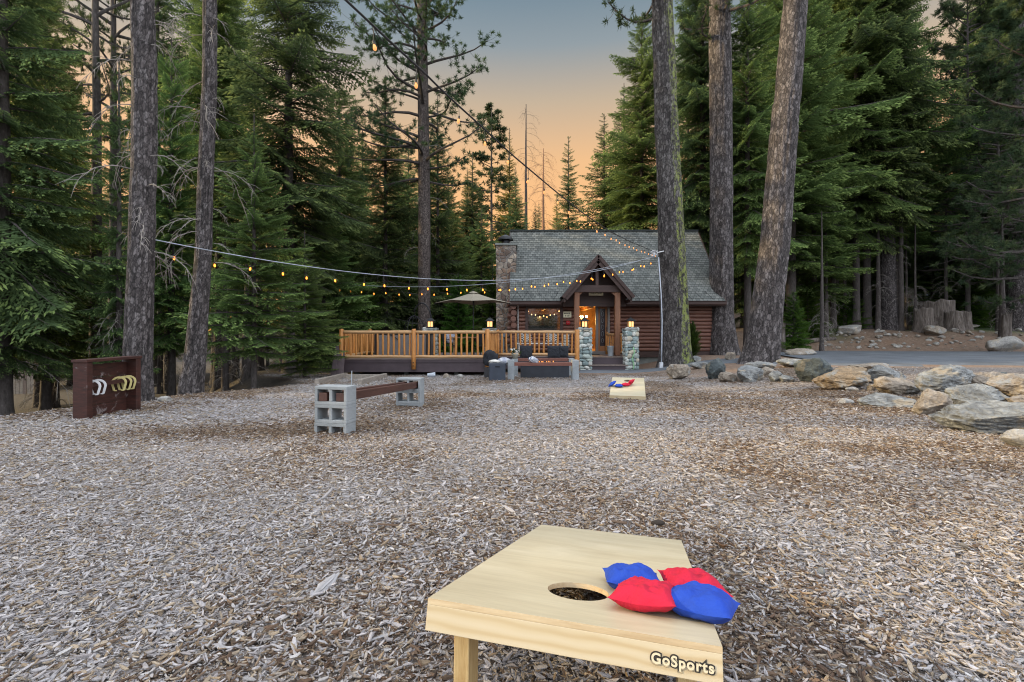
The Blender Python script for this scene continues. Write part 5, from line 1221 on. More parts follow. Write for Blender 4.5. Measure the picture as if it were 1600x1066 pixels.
def bag_mesh(name, mat, seed, s=.15, th=.05, squash=0.0):
    n = 41; u = np.linspace(-1, 1, n); U, Vv = np.meshgrid(u, u); V = []
    e = (1 - np.abs(U) ** 3.6) * (1 - np.abs(Vv) ** 3.6); cor = (np.abs(U) * np.abs(Vv)) ** 2
    for sg in (1, -1):
        pinch = 1 - .07 * (U ** 2 + Vv ** 2) * (1 - cor) - .05 * (fbm(U * 2.5 + seed, Vv * 2.5, 3, seed, 2) - .5)
        wr = .55 * (fbm(U * 3 + seed, Vv * 3, 0, seed, 3) - .5) + .25 * (fbm(U * 1.2 + seed, Vv * 1.2, 0, seed + 4, 2) - .5) + .14 * (fbm(U * 7, Vv * 9, 1, seed, 2) - .5) * (np.maximum(np.abs(U), np.abs(Vv)))
        z = sg * th * .5 * e ** .6 * (1 + wr) * (1 - .5 * cor)
        if sg < 0: z = z * .55
        z = z + .12 * th * cor
        V.append(np.stack([U * s / 2 * pinch, Vv * s / 2 * pinch, z], -1).reshape(-1, 3))
    q = grid_quads(n, n); Q = np.concatenate([q, q[:, ::-1] + n * n]); return npmesh(name, np.concatenate(V), Q, mat, smooth=True)
def cloth(name, c):
    m = M(name); v = m.coord((1, 1, 1)); f = m.noise(v, 60, 3, .6); f2 = m.noise(v, 14, 5, .65, .4); m.col(m.mix(1.0, c, m.ramp(f2, [(.3, .85), (.7, 1.08)]), 'MULTIPLY')).rough(.85).bump(m.mix(.25, f2, f), .7, .012); return m.m
BLUE, REDC = cloth('blue_canvas', (.004, .045, .36)), cloth('red_canvas', (.47, .002, .030))
def onboard(t, T, px, py):
    """board-plane point seen at a photo pixel, in world space"""
    M4 = t.matrix_basis @ T; Mi = M4.inverted(); o = Mi @ Vector((0, 0, HC)); d = (Mi.to_3x3() @ (P(px, py, 1) - Vector((0, 0, HC)))); k = -o.z / d.z; q = o + d * k; return M4, q
def bag(t, T, px, py, mat, label, yaw, seed, lift=.015, tx=0, ty=0, s=.15, th=.072, grp='bean bags on the near board'):
    M4, q = onboard(t, T, px, py); me = bag_mesh('bean_bag', mat, seed, s, th)
    o = link('bean_bag', me); o.matrix_world = M4 @ Matrix.Translation((q.x, q.y, lift)) @ Matrix.Rotation(yaw, 4, 'Z') @ Matrix.Rotation(tx, 4, 'X') @ Matrix.Rotation(ty, 4, 'Y'); return tag(o, label, 'bean bag', grp)
bag(near, TN, 988, 919, BLUE, 'blue bean bag beside the hole, partly under the front red bag', .15, 3, .018)
bag(near, TN, 1083, 930, REDC, 'red bean bag at the back, drooping off the right side of the board', .2, 5, .022, 0, .10, .155)
bag(near, TN, 1008, 950, REDC, 'red bean bag in front, overlapping the blue one by the hole', -.12, 8, .021, -.02, -.05, .15, .07)
bag(near, TN, 1094, 962, BLUE, 'blue bean bag nearest the board corner, tip over the edge', -.28, 12, .020, -.02, .03, .152, .074)
gf = 'bean bags on the far board'
bag(far, TF, 957, 603.5, BLUE, 'blue bean bag standing on its corner at the left edge of the far board', .5, 21, .04, .5, .5, grp=gf)
bag(far, TF, 967, 605, BLUE, 'blue bean bag lying flat near the left edge of the far board', .1, 22, .02, .2, 0, grp=gf)
bag(far, TF, 978, 603, REDC, 'red bean bag lying flat just below the hole of the far board', .3, 23, .02, .15, 0, grp=gf)
bag(far, TF, 986, 602, REDC, 'red bean bag tipped up on end on the far board', .6, 24, .05, .8, .3, grp=gf)

# ---------------------------------------------------------------- cinder block stacks and beams
def block(mb, T=None, w=.39, h=.19, d=.19, t=.033, mi=0):
    """hollow block, openings along y, centred in x/y, bottom at z=0"""
    x = w / 2; y = d / 2
    mb.bx(-x, x, -y, y, 0, t, T=T); mb.bx(-x, x, -y, y, h - t, h, T=T)
    for a, b in ((-x, -x + t), (-t / 2, t / 2), (x - t, x)): mb.bx(a, b, -y + .0012, y - .0012, t, h - t, T=T)
bench_yaw = -.14
def block_stack(px, pyb, rows, label, yaw, sink, w=.37):
    p = hit(px, pyb); t = thing('block_stack', label, 'cinder blocks', (p.x, p.y, p.z - sink), (0, 0, yaw), 'stacks of the low beam bench')
    for k in range(rows):
        mb = MB(); block(mb, w=w); o = mb.build('cinder_block', CONC, t, bevel=.004); o.location = (random.Random(k + px).uniform(-.004, .004), 0, k * .1905)
    return t, p
S1, p1 = block_stack(524, 676.5, 3, 'near stack of grey cinder blocks holding two beam ends', -.22, .075); S2, p2 = block_stack(641, 635, 3, 'far stack of grey cinder blocks in front of the deck', -.16, .135, .385)
za = S1.location.z + .381 + .034 + .045; zb_ = S2.location.z + .381 + .034 + .045
dirv = (Vector((p2.x, p2.y)) - Vector((p1.x, p1.y))).normalized(); nrm = Vector((dirv.y, -dirv.x))
for s, lab in ((-1, 'left red-brown beam lying through the block openings'), (1, 'right red-brown beam lying through the block openings')):
    a = Vector((p1.x, p1.y)) - dirv * .085 + nrm * s * .093; b = Vector((p2.x, p2.y)) + dirv * .07 + nrm * s * .093
    mb = MB(); L_ = (b - a).length; mb.box((0, L_ / 2, 0), (.088, L_, .088)); o = mb.build('bench_beam', REDBEAM, bevel=.004)
    o.location = (a.x, a.y, za); o.rotation_euler = (math.atan2(zb_ - za, L_), 0, -math.atan2(dirv.x, dirv.y)); tag(o, lab, 'beam', 'beams of the low block bench')
# ---------------------------------------------------------------- horseshoe backboard and pit
RB = M('peeling_red_paint'); v = RB.coord(); n1 = RB.noise(v, 5, 6, .7, .5); n2 = RB.noise(RB.coord((1.5, 1.5, 8)), 4, 5, .7)
c = RB.ramp(n2, [(.3, (.020, .008, .006)), (.6, (.060, .018, .013)), (.8, (.11, .045, .033))]); RB.col(RB.mix(RB.ramp(n1, [(.60, 0.0), (.66, .75)]), c, (.30, .26, .26))).rough(.6).bump(n1, .3, .005); RB = RB.m
a = hit(122, 656); b = hit(209, 641); b = Vector((a.x - .06, a.y + .95, 0)); b.z = Hs(b.x, b.y) + .03
dv = Vector((b.x - a.x, b.y - a.y, 0)).normalized(); yw = math.atan2(dv.y, dv.x); HB = thing('horseshoe_backboard', 'dark red wooden backboard box with horseshoes hung inside', 'backboard', (a.x, a.y, a.z - .04), (0, 0, yw))
Lb = .95; Hb = .75; dp_ = .16     # local x along the board, -y faces the pit
for x in (0.045, Lb - .045): mb = MB(); mb.box((x, -.02, Hb / 2), (.09, .17, Hb)); mb.build('post', RB, HB, bevel=.005)
mb = MB(); mb.box((Lb / 2, -.02, Hb + .019), (Lb + .03, .19, .036)); mb.build('top_board', RB, HB, bevel=.004)
for k in range(4): mb = MB(); mb.box((Lb / 2, .045, .09 + k * .178), (Lb - .182, .036, .172)); mb.build('plank', RB, HB, bevel=.003)
mb = MB(); mb.box((Lb / 2, -.055, .455), (Lb - .182, .035, .05)); mb.build('hanging_bar', RB, HB, bevel=.003)
def horseshoe(x, mat, label, k):
    mb = MB(); pts = []
    for q in np.linspace(-.30, math.pi + .30, 15): pts.append(Vector((0, .075 * math.cos(q), .075 * math.sin(q) + .0)))
    pts = [Vector((0, .052, -.105))] + pts + [Vector((0, -.052, -.105))]
    V = []
    for i, p in enumerate(pts):
        d = (pts[min(i + 1, len(pts) - 1)] - pts[max(i - 1, 0)]).normalized(); s = d.cross(Vector((1, 0, 0)))
        for u_, v_ in ((-.006, -.013), (.006, -.013), (.006, .013), (-.006, .013)): V.append(p + Vector((u_, 0, 0)) + s * v_)
    n_ = len(pts); mb.add(V, [(i * 4 + j, i * 4 + (j + 1) % 4, i * 4 + 4 + (j + 1) % 4, i * 4 + 4 + j) for i in range(n_ - 1) for j in range(4)] + [(0, 3, 2, 1), (n_ * 4 - 4, n_ * 4 - 3, n_ * 4 - 2, n_ * 4 - 1)])
    mb.box((0, .040, -.105), (.014, .03, .016)); mb.box((0, -.040, -.105), (.014, .03, .016))
    o = mb.build('horseshoe', mat, bevel=.002); o.matrix_world = HB.matrix_basis @ Matrix.Translation((x, -.055, .435)) @ Matrix.Rotation(.45, 4, 'Z'); tag(o, label, 'horseshoe', 'horseshoes hung on the backboard')
WHS, YHS = plain('white_horseshoe_paint', (.66, .66, .68), .45, .08), plain('yellow_horseshoe_paint', (.55, .47, .20), .45, .1)
horseshoe(.15, WHS, 'white horseshoe hanging nearest the left post', 0); horseshoe(.24, WHS, 'white horseshoe hanging next to the yellow ones', 1)
horseshoe(.60, YHS, 'yellow horseshoe hanging next to the white ones', 2); horseshoe(.70, YHS, 'yellow horseshoe in the middle of the yellow three', 3); horseshoe(.78, YHS, 'yellow horseshoe hanging nearest the right post', 4)
tm = woodmat('pit_timber', (.16, .14, .125), (.36, .31, .26), 'y', .8, .9); pf = thing('pit_timber_frame', 'grey timber frame of the horseshoe pit on the ground left of the beams', 'timber frame', tuple(hit(520, 600)))
c0 = Vector(pf.location)
for A_, B_, nm in (((495, 601), (540, 589), 'timber'), ((562, 601), (602, 590), 'timber'), ((541, 592), (600, 592), 'timber')):
    a = hit(*A_) - c0; b = hit(*B_) - c0; mb = MB(); mb.beam(a + Vector((0, 0, .06)), b + Vector((0, 0, .06)), .12, .14); mb.build(nm, tm, pf, bevel=.008)
p = hit(549, 603); mb = MB(); mb.tube([(0, 0, -.1), (.01, 0, .36)], .012, 8); tag(mb.build('horseshoe_stake', GALV, loc=tuple(p)), 'thin steel stake standing in the horseshoe pit', 'stake')
mb = MB(); a = P(527, 590, 15.7); 
for k in range(3): mb.beam(P(519 + k * 7, 592, 15.5 + k * .05), P(528 + k * 4, 541, 15.9 + k * .05), .14, .03, up=(0, 1, 0))
st_ = thing('stacked_boards', 'dark weathered boards leaning on the left end of the deck', 'boards', tuple(hit(526, 590, 14)))
o = mb.build('board', plain('weathered_dark_boards', (.10, .075, .08), .8, .35, 4), None); o.parent = st_; o.matrix_parent_inverse = Matrix.Translation(-Vector(st_.location))

# ---------------------------------------------------------------- fire table seating
bench2 = []
def stk(x, y, rows, lab, top=None, w=.19):
    g = Hs(x, y); t = thing('block_stack', lab, 'cinder blocks', (x, y, g - .03), (0, 0, 0), 'blocks of the fire table benches')
    for k in range(rows): mb = MB(); mb.box((0, 0, .10 + k * .1985), (w, .39, .196)); o = mb.build('cinder_block', CONC, t, bevel=.006)
    return t, g - .03
def bench(y, x0, x1, rows, labs, mat, beam_z, lab2):
    stk(x0, y, rows, labs[0]); stk(x1, y, rows, labs[1])
    for k, (dy, lb) in enumerate(zip((-.11, .11), lab2)):
        mb = MB(); mb.box(((x0 + x1) / 2, y + dy, beam_z), (x1 - x0 - .196, .088, .088)); tag(mb.build('bench_beam', mat, bevel=.004), lb, 'beam', 'beams of the fire table benches')
bench(14.05, -.03, 1.84, 3, ('cinder blocks at the left end of the front bench, beside the dark box', 'cinder blocks at the right end of the front bench'), REDBEAMX, -.095, ('front worn red beam of the front bench', 'back worn red beam of the front bench'))
bench(16.1, .10, 1.98, 3, ('cinder blocks under the flower pot at the left of the back bench', 'cinder blocks at the right end of the cushioned bench'), REDBEAMX, -.09, ('front red beam of the cushioned back bench', 'back red beam of the cushioned back bench'))
def cushion(x, y, z, label, s=.46, rz=0, rx=-.25, grp='black cushions on the back bench', mat=None):
    o = link('cushion', bag_mesh('cushion', mat or CHAR, int(abs(x) * 50) + 3, s, .15), loc=(x, y, z), rot=(R(90) + rx, 0, rz)); return tag(o, label, 'cushion', grp)
cushion(.48, 16.22, .17, 'black cushion alone at the left of the back bench', .45); cushion(1.40, 16.22, .17, 'black cushion in front of its neighbour on the back bench', .44, .06); cushion(1.72, 16.30, .17, 'black cushion at the right end of the back bench', .42, -.15)
ft = thing('fire_table', 'long dark fire table with low flames between the benches', 'fire table', (1.02, 15.1, Hs(1, 15.1)))
mb = MB(); mb.box((0, 0, .21), (1.50, .55, .40)); mb.build('base', plain('slate_panel', (.030, .034, .045), .6, .2, 4), ft, bevel=.01)
mb = MB(); x, y, t_ = .80, .32, .14; mb.bx(-x, x, -y, -y + t_, .412, .452); mb.bx(-x, x, y - t_, y, .412, .452); mb.bx(-x, -x + .35, -y + t_, y - t_, .412, .452); mb.bx(x - .35, x, -y + t_, y - t_, .412, .452); mb.build('rim', plain('slate_top', (.045, .048, .055), .5, .2, 4), ft)
mb = MB(); mb.bx(-.45, .45, -.18, .18, .4115, .425); mb.build('burner_tray', STEEL, ft)
fl = emis('flame', (1, .34, .05), 2); r_ = random.Random(3)
for k in range(16):
    x = -.40 + k * .053 + r_.uniform(-.02, .02); h = r_.uniform(.03, .10); mb = MB(); mb.lathe([(.006, 0), (.022, h * .25), (.016, h * .6), (.002, h)], 7, (x, r_.uniform(-.08, .08), .425)); mb.build('flame', fl, ft, True)
pb_ = thing('propane_box', 'dark square tank box with a handle slot left of the benches', 'box', (-.43, 13.75, Hs(-.43, 13.75) - .01), (0, 0, .08))
mb = MB(); mb.box((0, 0, .24), (.46, .46, .48)); mb.build('body', plain('navy_panel', (.030, .040, .060), .5, .2, 4), pb_, bevel=.012); mb = MB(); mb.box((0, -.232, .40), (.13, .006, .028)); mb.build('handle_slot', plain('slot_black', (.004, .004, .004), 1, 0, 4, 0), pb_, bevel=.002); mb = MB(); mb.box((0, 0, .495), (.47, .47, .026)); mb.build('lid', plain('navy_lid', (.06, .07, .09), .5, .2, 4), pb_, bevel=.006)
def blob(name, label, cat, loc, dim, mat, seed, rot=(0, 0, 0), group=None):
    V, Fc = ico(4); V = V.copy(); n1 = fbm(V[:, 0] * 2 + seed, V[:, 1] * 2, V[:, 2] * 2, seed, 4) - .5; V = V * (1 + .7 * n1)[:, None] * np.array(dim) / 2; V[:, 2] = np.maximum(V[:, 2], -dim[2] * .4)
    return tag(link(name, npmesh(name, V, Fc, mat, smooth=True), loc=loc, rot=rot), label, cat, group)
STR = M('striped_towel'); v = STR.coord(); wv = STR.n('ShaderNodeTexWave', bands_direction='X'); wv.inputs['Scale'].default_value = 9; wv.inputs['Distortion'].default_value = 1.2; STR.l(v, wv.inputs['Vector']); STR.col(STR.ramp(wv.outputs['Fac'], [(.5, (.62, .62, .62)), (.62, (.07, .10, .22))])).rough(.95); STR = STR.m
WH = plain('white_cloth', (.62, .60, .56), .95, .15, 12, .4, .01)
blob('towel', 'crumpled grey-white towel on the dark tank box', 'towel', (-.50, 13.75, Hs(-.43, 13.75) + .53), (.32, .25, .10), WH, 3)
blob('towel', 'blue and white striped towel heaped behind the tank box', 'towel', (-.24, 14.35, -.06), (.42, .34, .26), STR, 5)
blob('towel', 'striped towel draped over the left part of the front bench', 'towel', (.62, 14.0, .02), (.30, .26, .20), STR, 9, (0, .3, .3))
blob('duffel_bag', 'black duffel bag propped against the deck corner post', 'bag', (-.66, 15.0, -.02), (.48, .34, .55), CHAR, 6, (0, .25, 0))
mb = MB(); mb.box((-.66, 15.05, -.42), (.40, .30, .30)); tag(mb.build('crate', plain('dark_crate', (.03, .03, .035), .7), bevel=.01), 'dark crate under the black duffel bag', 'crate')
fp = thing('flower_pot', 'small pot of white flowers on the left end of the back bench', 'plant', (.10, 16.0, Hs(.1, 16.1) + .566)); mb = MB(); mb.lathe([(.08, 0), (.12, .14), (.125, .15), (.11, .15), (.10, .13)], 16); mb.build('pot', plain('pot_glaze', (.34, .33, .27), .5), fp, True)
mb = MB(); mb2 = MB(); r_ = random.Random(9)
for k in range(60):
    a = r_.uniform(0, 6.28); b = r_.uniform(.1, 1.4); d = Vector((math.cos(a) * math.sin(b), math.sin(a) * math.sin(b), math.cos(b))); q = Vector((0, 0, .13)) + d * r_.uniform(.08, .22); s = d.cross(Vector((r_.uniform(-1, 1), r_.uniform(-1, 1), .3))).normalized() * .03
    (mb if k % 2 else mb2).add([q - d * .04, q + s, q + d * .05, q - s], [(0, 1, 2, 3)])
mb.build('flowers', WH, fp); mb2.build('leaves', FOLB, fp)
# ---------------------------------------------------------------- things on the deck
UC = plain('taupe_canvas', (.27, .235, .18), .9, .1, 5, .3, .004)
um = thing('patio_umbrella', 'open taupe square umbrella on a black pole over the deck', 'umbrella', (-1.42, 17.6, DZ))
Rr_ = 1.42; zt, zr = 2.37, 1.98; mb = MB(); V = [(0, 0, zt)]; pr_ = []
for i in range(8):
    a = i * math.pi / 4 + .04; rad = Rr_ if i % 2 == 0 else Rr_ * .74; V.append((rad * math.cos(a), rad * math.sin(a), zr + (.0 if i % 2 == 0 else .07)))
mid = []
for i in range(8):
    a = i * math.pi / 4 + .04; rad = (Rr_ if i % 2 == 0 else Rr_ * .74) * .5; V.append((rad * math.cos(a), rad * math.sin(a), (zt + zr) / 2 - .035 + (.0 if i % 2 == 0 else .03)))
fs = []
for i in range(8): j = (i + 1) % 8; fs += [(0, 9 + i, 9 + j), (9 + i, 1 + i, 1 + j, 9 + j)]
mb.add(V, fs); o = mb.build('canopy', UC, um); so_ = o.modifiers.new('s', 'SOLIDIFY'); so_.thickness = .008
mb = MB(); mb.lathe([(.20, 0), (.10, .05), (.02, .075)], 8, (0, 0, zt - .035)); mb.build('vent_cap', UC, um)
mb = MB()
for i in range(8): v0 = Vector(V[1 + i]) * .985; mb.tube([v0 + Vector((0, 0, -.02)), Vector(V[9 + i]) + Vector((0, 0, -.03)), (0, 0, zt - .06)], .008, 5)
mb.build('rib', STEEL, um); mb = MB(); mb.tube([(0, 0, 0), (0, 0, zt)], .021, 10); mb.build('pole', STEEL, um); mb = MB(); mb.lathe([(.22, 0), (.22, .03), (.05, .07), (.04, .25)], 20); mb.build('base', STEEL, um); mb = MB(); mb.lathe([(.008, 0), (.022, .02), (.012, .05)], 8, (0, 0, zt + .03)); mb.build('finial', STEEL, um)
BTRIM = plain('black_trim', (.012, .012, .014), .5)
ht = thing('hot_tub', 'grey hot tub with dark corners behind the left half of the railing', 'hot tub', (-3.95, 18.2, DZ))
mb = MB(); mb.box((0, 0, .42), (1.9, 1.8, .80)); mb.build('cabinet', plain('grey_panel', (.16, .15, .15), .6, .1, 3), ht, bevel=.04)
mb = MB()
for sx_ in (-1, 1): mb = MB(); mb.box((sx_ * .93, -.88, .42), (.14, .14, .82)); mb.build('corner', BTRIM, ht)
mb = MB(); mb.box((0, 0, .875), (1.96, 1.86, .10)); mb.build('cover', plain('charcoal_cover', (.05, .048, .05), .6), ht, bevel=.03)
mb = MB(); mb.tube([(-.6, -.92, .95), (-.1, -.95, .62)], .018, 6); mb.build('cover_lifter', STEEL, ht)
ec = thing('hanging_egg_chair', 'black wire egg chair on a curved stand behind the hot tub', 'chair', (-3.95, 19.7, DZ))
mb = MB(); pts = [(math.cos(a) * .42 + .25, 0, 1.15 + .95 * math.sin(a)) for a in np.linspace(-1.2, 2.4, 16)]; mb.tube([(.0, 0, .02)] + pts, .028, 8); mb.tube([(-.4, -.4, .02), (0, 0, .02), (.5, -.4, .02)], .025, 8); mb.tube([(-.06, 0, 1.79), (-.06, 0, 1.6)], .008, 5); mb.build('stand', STEEL, ec)
mb = MB()
for i in range(12):
    a = i * math.pi / 6; mb.tube([(-.06 + .40 * math.cos(a) * math.sin(t_), .40 * math.sin(a) * math.sin(t_), 1.0 + .58 * math.cos(t_)) for t_ in np.linspace(.05, 2.5, 9)], .010, 4)
for t_ in (.6, 1.1, 1.6, 2.1): mb.tube([(-.06 + .40 * math.cos(a) * math.sin(t_), .40 * math.sin(a) * math.sin(t_), 1.0 + .58 * math.cos(t_)) for a in np.linspace(0, 6.28, 17)], .008, 4)
mb.build('basket', STEEL, ec)
TBL = woodmat('patio_table_wood', (.12, .07, .04), (.28, .18, .10), 'x', 1)
pt = thing('patio_table', 'brown patio table under the umbrella', 'table', (-1.42, 17.6, DZ)); mb = MB(); mb.bx(-.75, .75, -.45, -.05, .70, .735); mb.bx(-.75, .75, .05, .45, .70, .735); mb.bx(-.75, -.05, -.05, .05, .70, .735); mb.bx(.05, .75, -.05, .05, .70, .735); mb.build('table_top', TBL, pt)
for sx_ in (-1, 1):
    for sy in (-1, 1): mb = MB(); mb.bx(sx_ * .66 - .035, sx_ * .66 + .035, sy * .36 - .035, sy * .36 + .035, 0, .698); mb.build('leg', TBL, pt)
def chair(x, y, rz, label, mat):
    t = thing('patio_chair', label, 'chair', (x, y, DZ), (0, 0, rz), 'chairs on the deck'); mb = MB(); mb.box((0, 0, .43), (.50, .48, .04)); mb.build('seat', mat, t, bevel=.01)
    mb = MB(); mb.box((0, .24, .70), (.50, .035, .45), (-.15, 0, 0)); mb.build('backrest', mat, t, bevel=.01)
    for a in (-1, 1):
        for b in (-1, 1): mb = MB(); mb.tube([(a * .22, b * .20, 0), (a * .22, b * .20, .41)], .018, 6); mb.build('leg', STEEL, t)
        mb = MB(); mb.tube([(a * .26, -.2, .40), (a * .27, -.2, .64), (a * .27, .22, .64)], .015, 6); mb.build('armrest', STEEL, t)
    return t
chair(-2.25, 17.35, 1.8, 'dark patio chair with a blue and white towel left of the table', CHAR); chair(-.95, 16.85, 2.9, 'dark patio chair between the table and the railing', CHAR)
blob('towel', 'blue and white towel hung over the chair left of the table', 'towel', (-2.22, 17.30, .62), (.34, .30, .52), STR, 14)
pc = thing('deck_bench', 'white bench under the cabin window behind the short railing', 'bench', (1.15, 19.6, DZ)); mb = MB()
for k in range(4): mb.bx(-.95, .95, -.24 + k * .12, -.24 + k * .12 + .11, .43, .46)
mb.build('seat', plain('white_paint', (.58, .57, .54), .6), pc)
for sx_ in (-.85, .85): mb = MB(); mb.box((sx_, -.0, .215), (.06, .44, .428)); mb.build('leg', plain('white_leg', (.52, .51, .48), .6), pc)
PLD = M('plaid_fabric'); v = PLD.coord(); ck = PLD.n('ShaderNodeTexChecker'); ck.inputs['Scale'].default_value = 22; PLD.l(v, ck.inputs['Vector']); PLD.col(PLD.mix(ck.outputs['Fac'], (.02, .02, .02), (.52, .50, .48))).rough(.9); PLD = PLD.m
cushion(.58, 19.62, .62, 'black and white checked cushion at the left of the white bench', .46, .1, -.2, 'checked cushions on the white bench', PLD); cushion(1.62, 19.62, .62, 'black and white checked cushion at the right of the white bench', .46, -.1, -.2, 'checked cushions on the white bench', PLD)
wb = thing('wall_plaque', 'pale slatted plaque low on the logs behind the short railing', 'sign', (2.36, WY - .09, .42)); mb = MB()
for k in range(5): mb.box((0, 0, -.22 + k * .115), (.24, .02, .095))
mb.build('slat', plain('pale_slat', (.50, .47, .42), .7), wb)
bu = thing('metal_bucket', 'galvanised bucket on the porch beside the right post', 'bucket', (3.96, 19.3, PF)); mb = MB(); mb.lathe([(.10, 0), (.105, .012), (.145, .39), (.152, .395), (.152, .405), (.140, .405), (.10, .03)], 28); mb.build('pail', GALV, bu, True)
mb = MB(); mb.tube([(.15 * math.cos(a), .02, .37 + .17 * math.sin(a)) for a in np.linspace(0, math.pi, 13)], .005, 5); mb.build('handle', STEEL, bu)
mb = MB(); mb.box((3.3, 20.35, PF + .012), (.75, .5, .02)); tag(mb.build('door_mat', plain('mat_fibre', (.03, .026, .024), 1, .3, 60)), 'dark door mat in front of the open door', 'mat')
# ---------------------------------------------------------------- string lights
SOCK = plain('bulb_socket', (.012, .012, .012), .5); CBG = plain('grey_cable', (.34, .37, .42), .5); CBB = plain('black_cable', (.012, .012, .014), .6)
BULB = emis('warm_bulb', (1, .30, .035), 3.0); BULBC = emis('dim_bulb', (1, .42, .14), .8)
def bulb_mesh(s=1.0):
    a = MB(); a.lathe([(.006, 0), (.017, -.010), (.017, -.05), (.013, -.055)], 10); b = MB(); b.lathe([(.012, -.052), (.020, -.075), (.026, -.10), (.020, -.125), (.004, -.138)], 12)
    a.v = [q * s for q in a.v]; b.v = [q * s for q in b.v]; return a, b
_pa, _pb = bulb_mesh(); _so = _pa.build('socket', SOCK); _bo = _pb.build('bulb', BULB, smooth=True); SM, BM = _so.data, _bo.data; bpy.data.objects.remove(_so); bpy.data.objects.remove(_bo)
BMC = BM.copy(); BMC.materials.clear(); BMC.materials.append(BULBC)
def string_lights(A, B, sag, ncab, nb, t0, t1, label, cmat, rad, drop, bm_, seed, ctrl=None, sc=1.0, wob=.0):
    A, B = Vector(A), Vector(B)
    def at_(t):
        if ctrl:
            k = np.linspace(0, 1, len(ctrl)); return Vector([float(np.interp(t, k, [q[i] for q in ctrl])) for i in range(3)])
        q = A.lerp(B, t); q.z -= 4 * sag * t * (1 - t); return q
    root = thing('string_lights', label, 'string lights', tuple(at_(1)), group='strings of warm bulbs'); o0 = Vector(root.location); r_ = random.Random(seed)
    mb = MB(); mb.tube([at_(i / ncab) - o0 for i in range(ncab + 1)], rad, 6); mb.build('cable', cmat, root)
    for i in range(nb):
        t = t0 + (t1 - t0) * (i + r_.uniform(-.12, .12)) / (nb - 1); t = min(max(t, 0), .995); p = at_(t) - o0; d = drop * r_.uniform(.85, 1.15); dx, dy = r_.uniform(-.02, .02), r_.uniform(-.02, .02)
        mb = MB(); mb.tube([p, p + Vector((dx, dy, -d))], .005 * sc, 5); so_ = mb.build('drop_wire', CBB, root)
        s_ = link('socket', SM, root, loc=p + Vector((dx, dy, -d)), rot=(r_.uniform(-.2, .2), r_.uniform(-.2, .2), 0), scale=(sc,) * 3); link('bulb', bm_, s_)
tiez = P(1028, 398, 18.0)
A1 = P(243, 375, 8.1); A1.x += .0
string_lights(A1, tiez, .82, 60, 27, .02, .97, 'nearer grey cable of warm bulbs from the thick left trunk to the mossy trunk', CBG, .0085, .17, BM, 1, sc=.72)
string_lights(P(497, 440, 20.2), tiez + Vector((0, .1, -.05)), .60, 60, 26, .03, .97, 'farther grey cable of warm bulbs from the forest behind the deck to the mossy trunk', CBG, .0095, .22, BM, 2, sc=.85)
cpts = [(-4.4, -3.0, 3.95), (-2.9, -.2, 3.62), (-1.87, 2.3, 3.44)] + [tuple(P(*q)) for q in ((540.5, 0, 3.63), (599.6, 56, 4.02), (661.6, 112.6, 4.55), (700, 150.7, 4.95), (751.6, 197, 5.6), (798.5, 240.7, 6.3), (869, 300, 7.9), (912, 334, 9.4), (953, 361.7, 11.3), (985, 378, 14.0), (1026, 395, 18.0))]
cpts = [tuple(q) for q in cpts]; d_ = np.r_[0, np.cumsum([np.linalg.norm(np.array(cpts[i + 1]) - np.array(cpts[i])) for i in range(len(cpts) - 1)])]; tt = np.linspace(0, d_[-1], 81); cc_ = [tuple(float(np.interp(t, d_, [q[i] for q in cpts])) for i in range(3)) for t in tt]
Lc = d_[-1]; t_first = float(np.interp(0, [0], [0]))
string_lights(cpts[0], cpts[-1], 0, 80, 25, (7.72 / Lc), .985, 'black cable of clear bulbs running overhead to the mossy trunk', CBB, .010, .11, BMC, 3, cc_, .62)
tw_ = thing('cable_tie', 'bundle of white ties fixing the cables to the mossy trunk', 'tie', tuple(P(1022, 396, 18.0))); r_ = random.Random(2); mb = MB()
for k in range(7): mb.tube([(r_.uniform(-.15, .15), r_.uniform(-.05, .05), r_.uniform(-.12, .12)) for _ in range(4)], .018, 6)
mb.tube([(0, 0, 0), (.40, .1, .10)], .02, 6); mb.build('tie', plain('white_plastic', (.62, .62, .64), .4), tw_)
mb = MB(); Y_ = 17.86; mb.tube([P(1029, 402, 18.0), P(1033, 460, 17.85), P(1034.5, 500, 17.8), P(1034, 540, 17.75), P(1033.5, 566, 17.75)], .022, 8); cd = thing('conduit_line', 'white conduit running down the left side of the mossy trunk to a small box', 'conduit', tuple(P(1033, 570, 17.75)))
o = mb.build('pipe', plain('white_conduit', (.38, .42, .48), .4), smooth=True); o.parent = cd; o.matrix_parent_inverse = Matrix.Translation(-Vector(cd.location)); mb = MB(); mb.box((0, 0, -.02), (.13, .10, .22)); mb.build('junction_box', plain('white_box', (.50, .52, .56), .5), cd, bevel=.01)
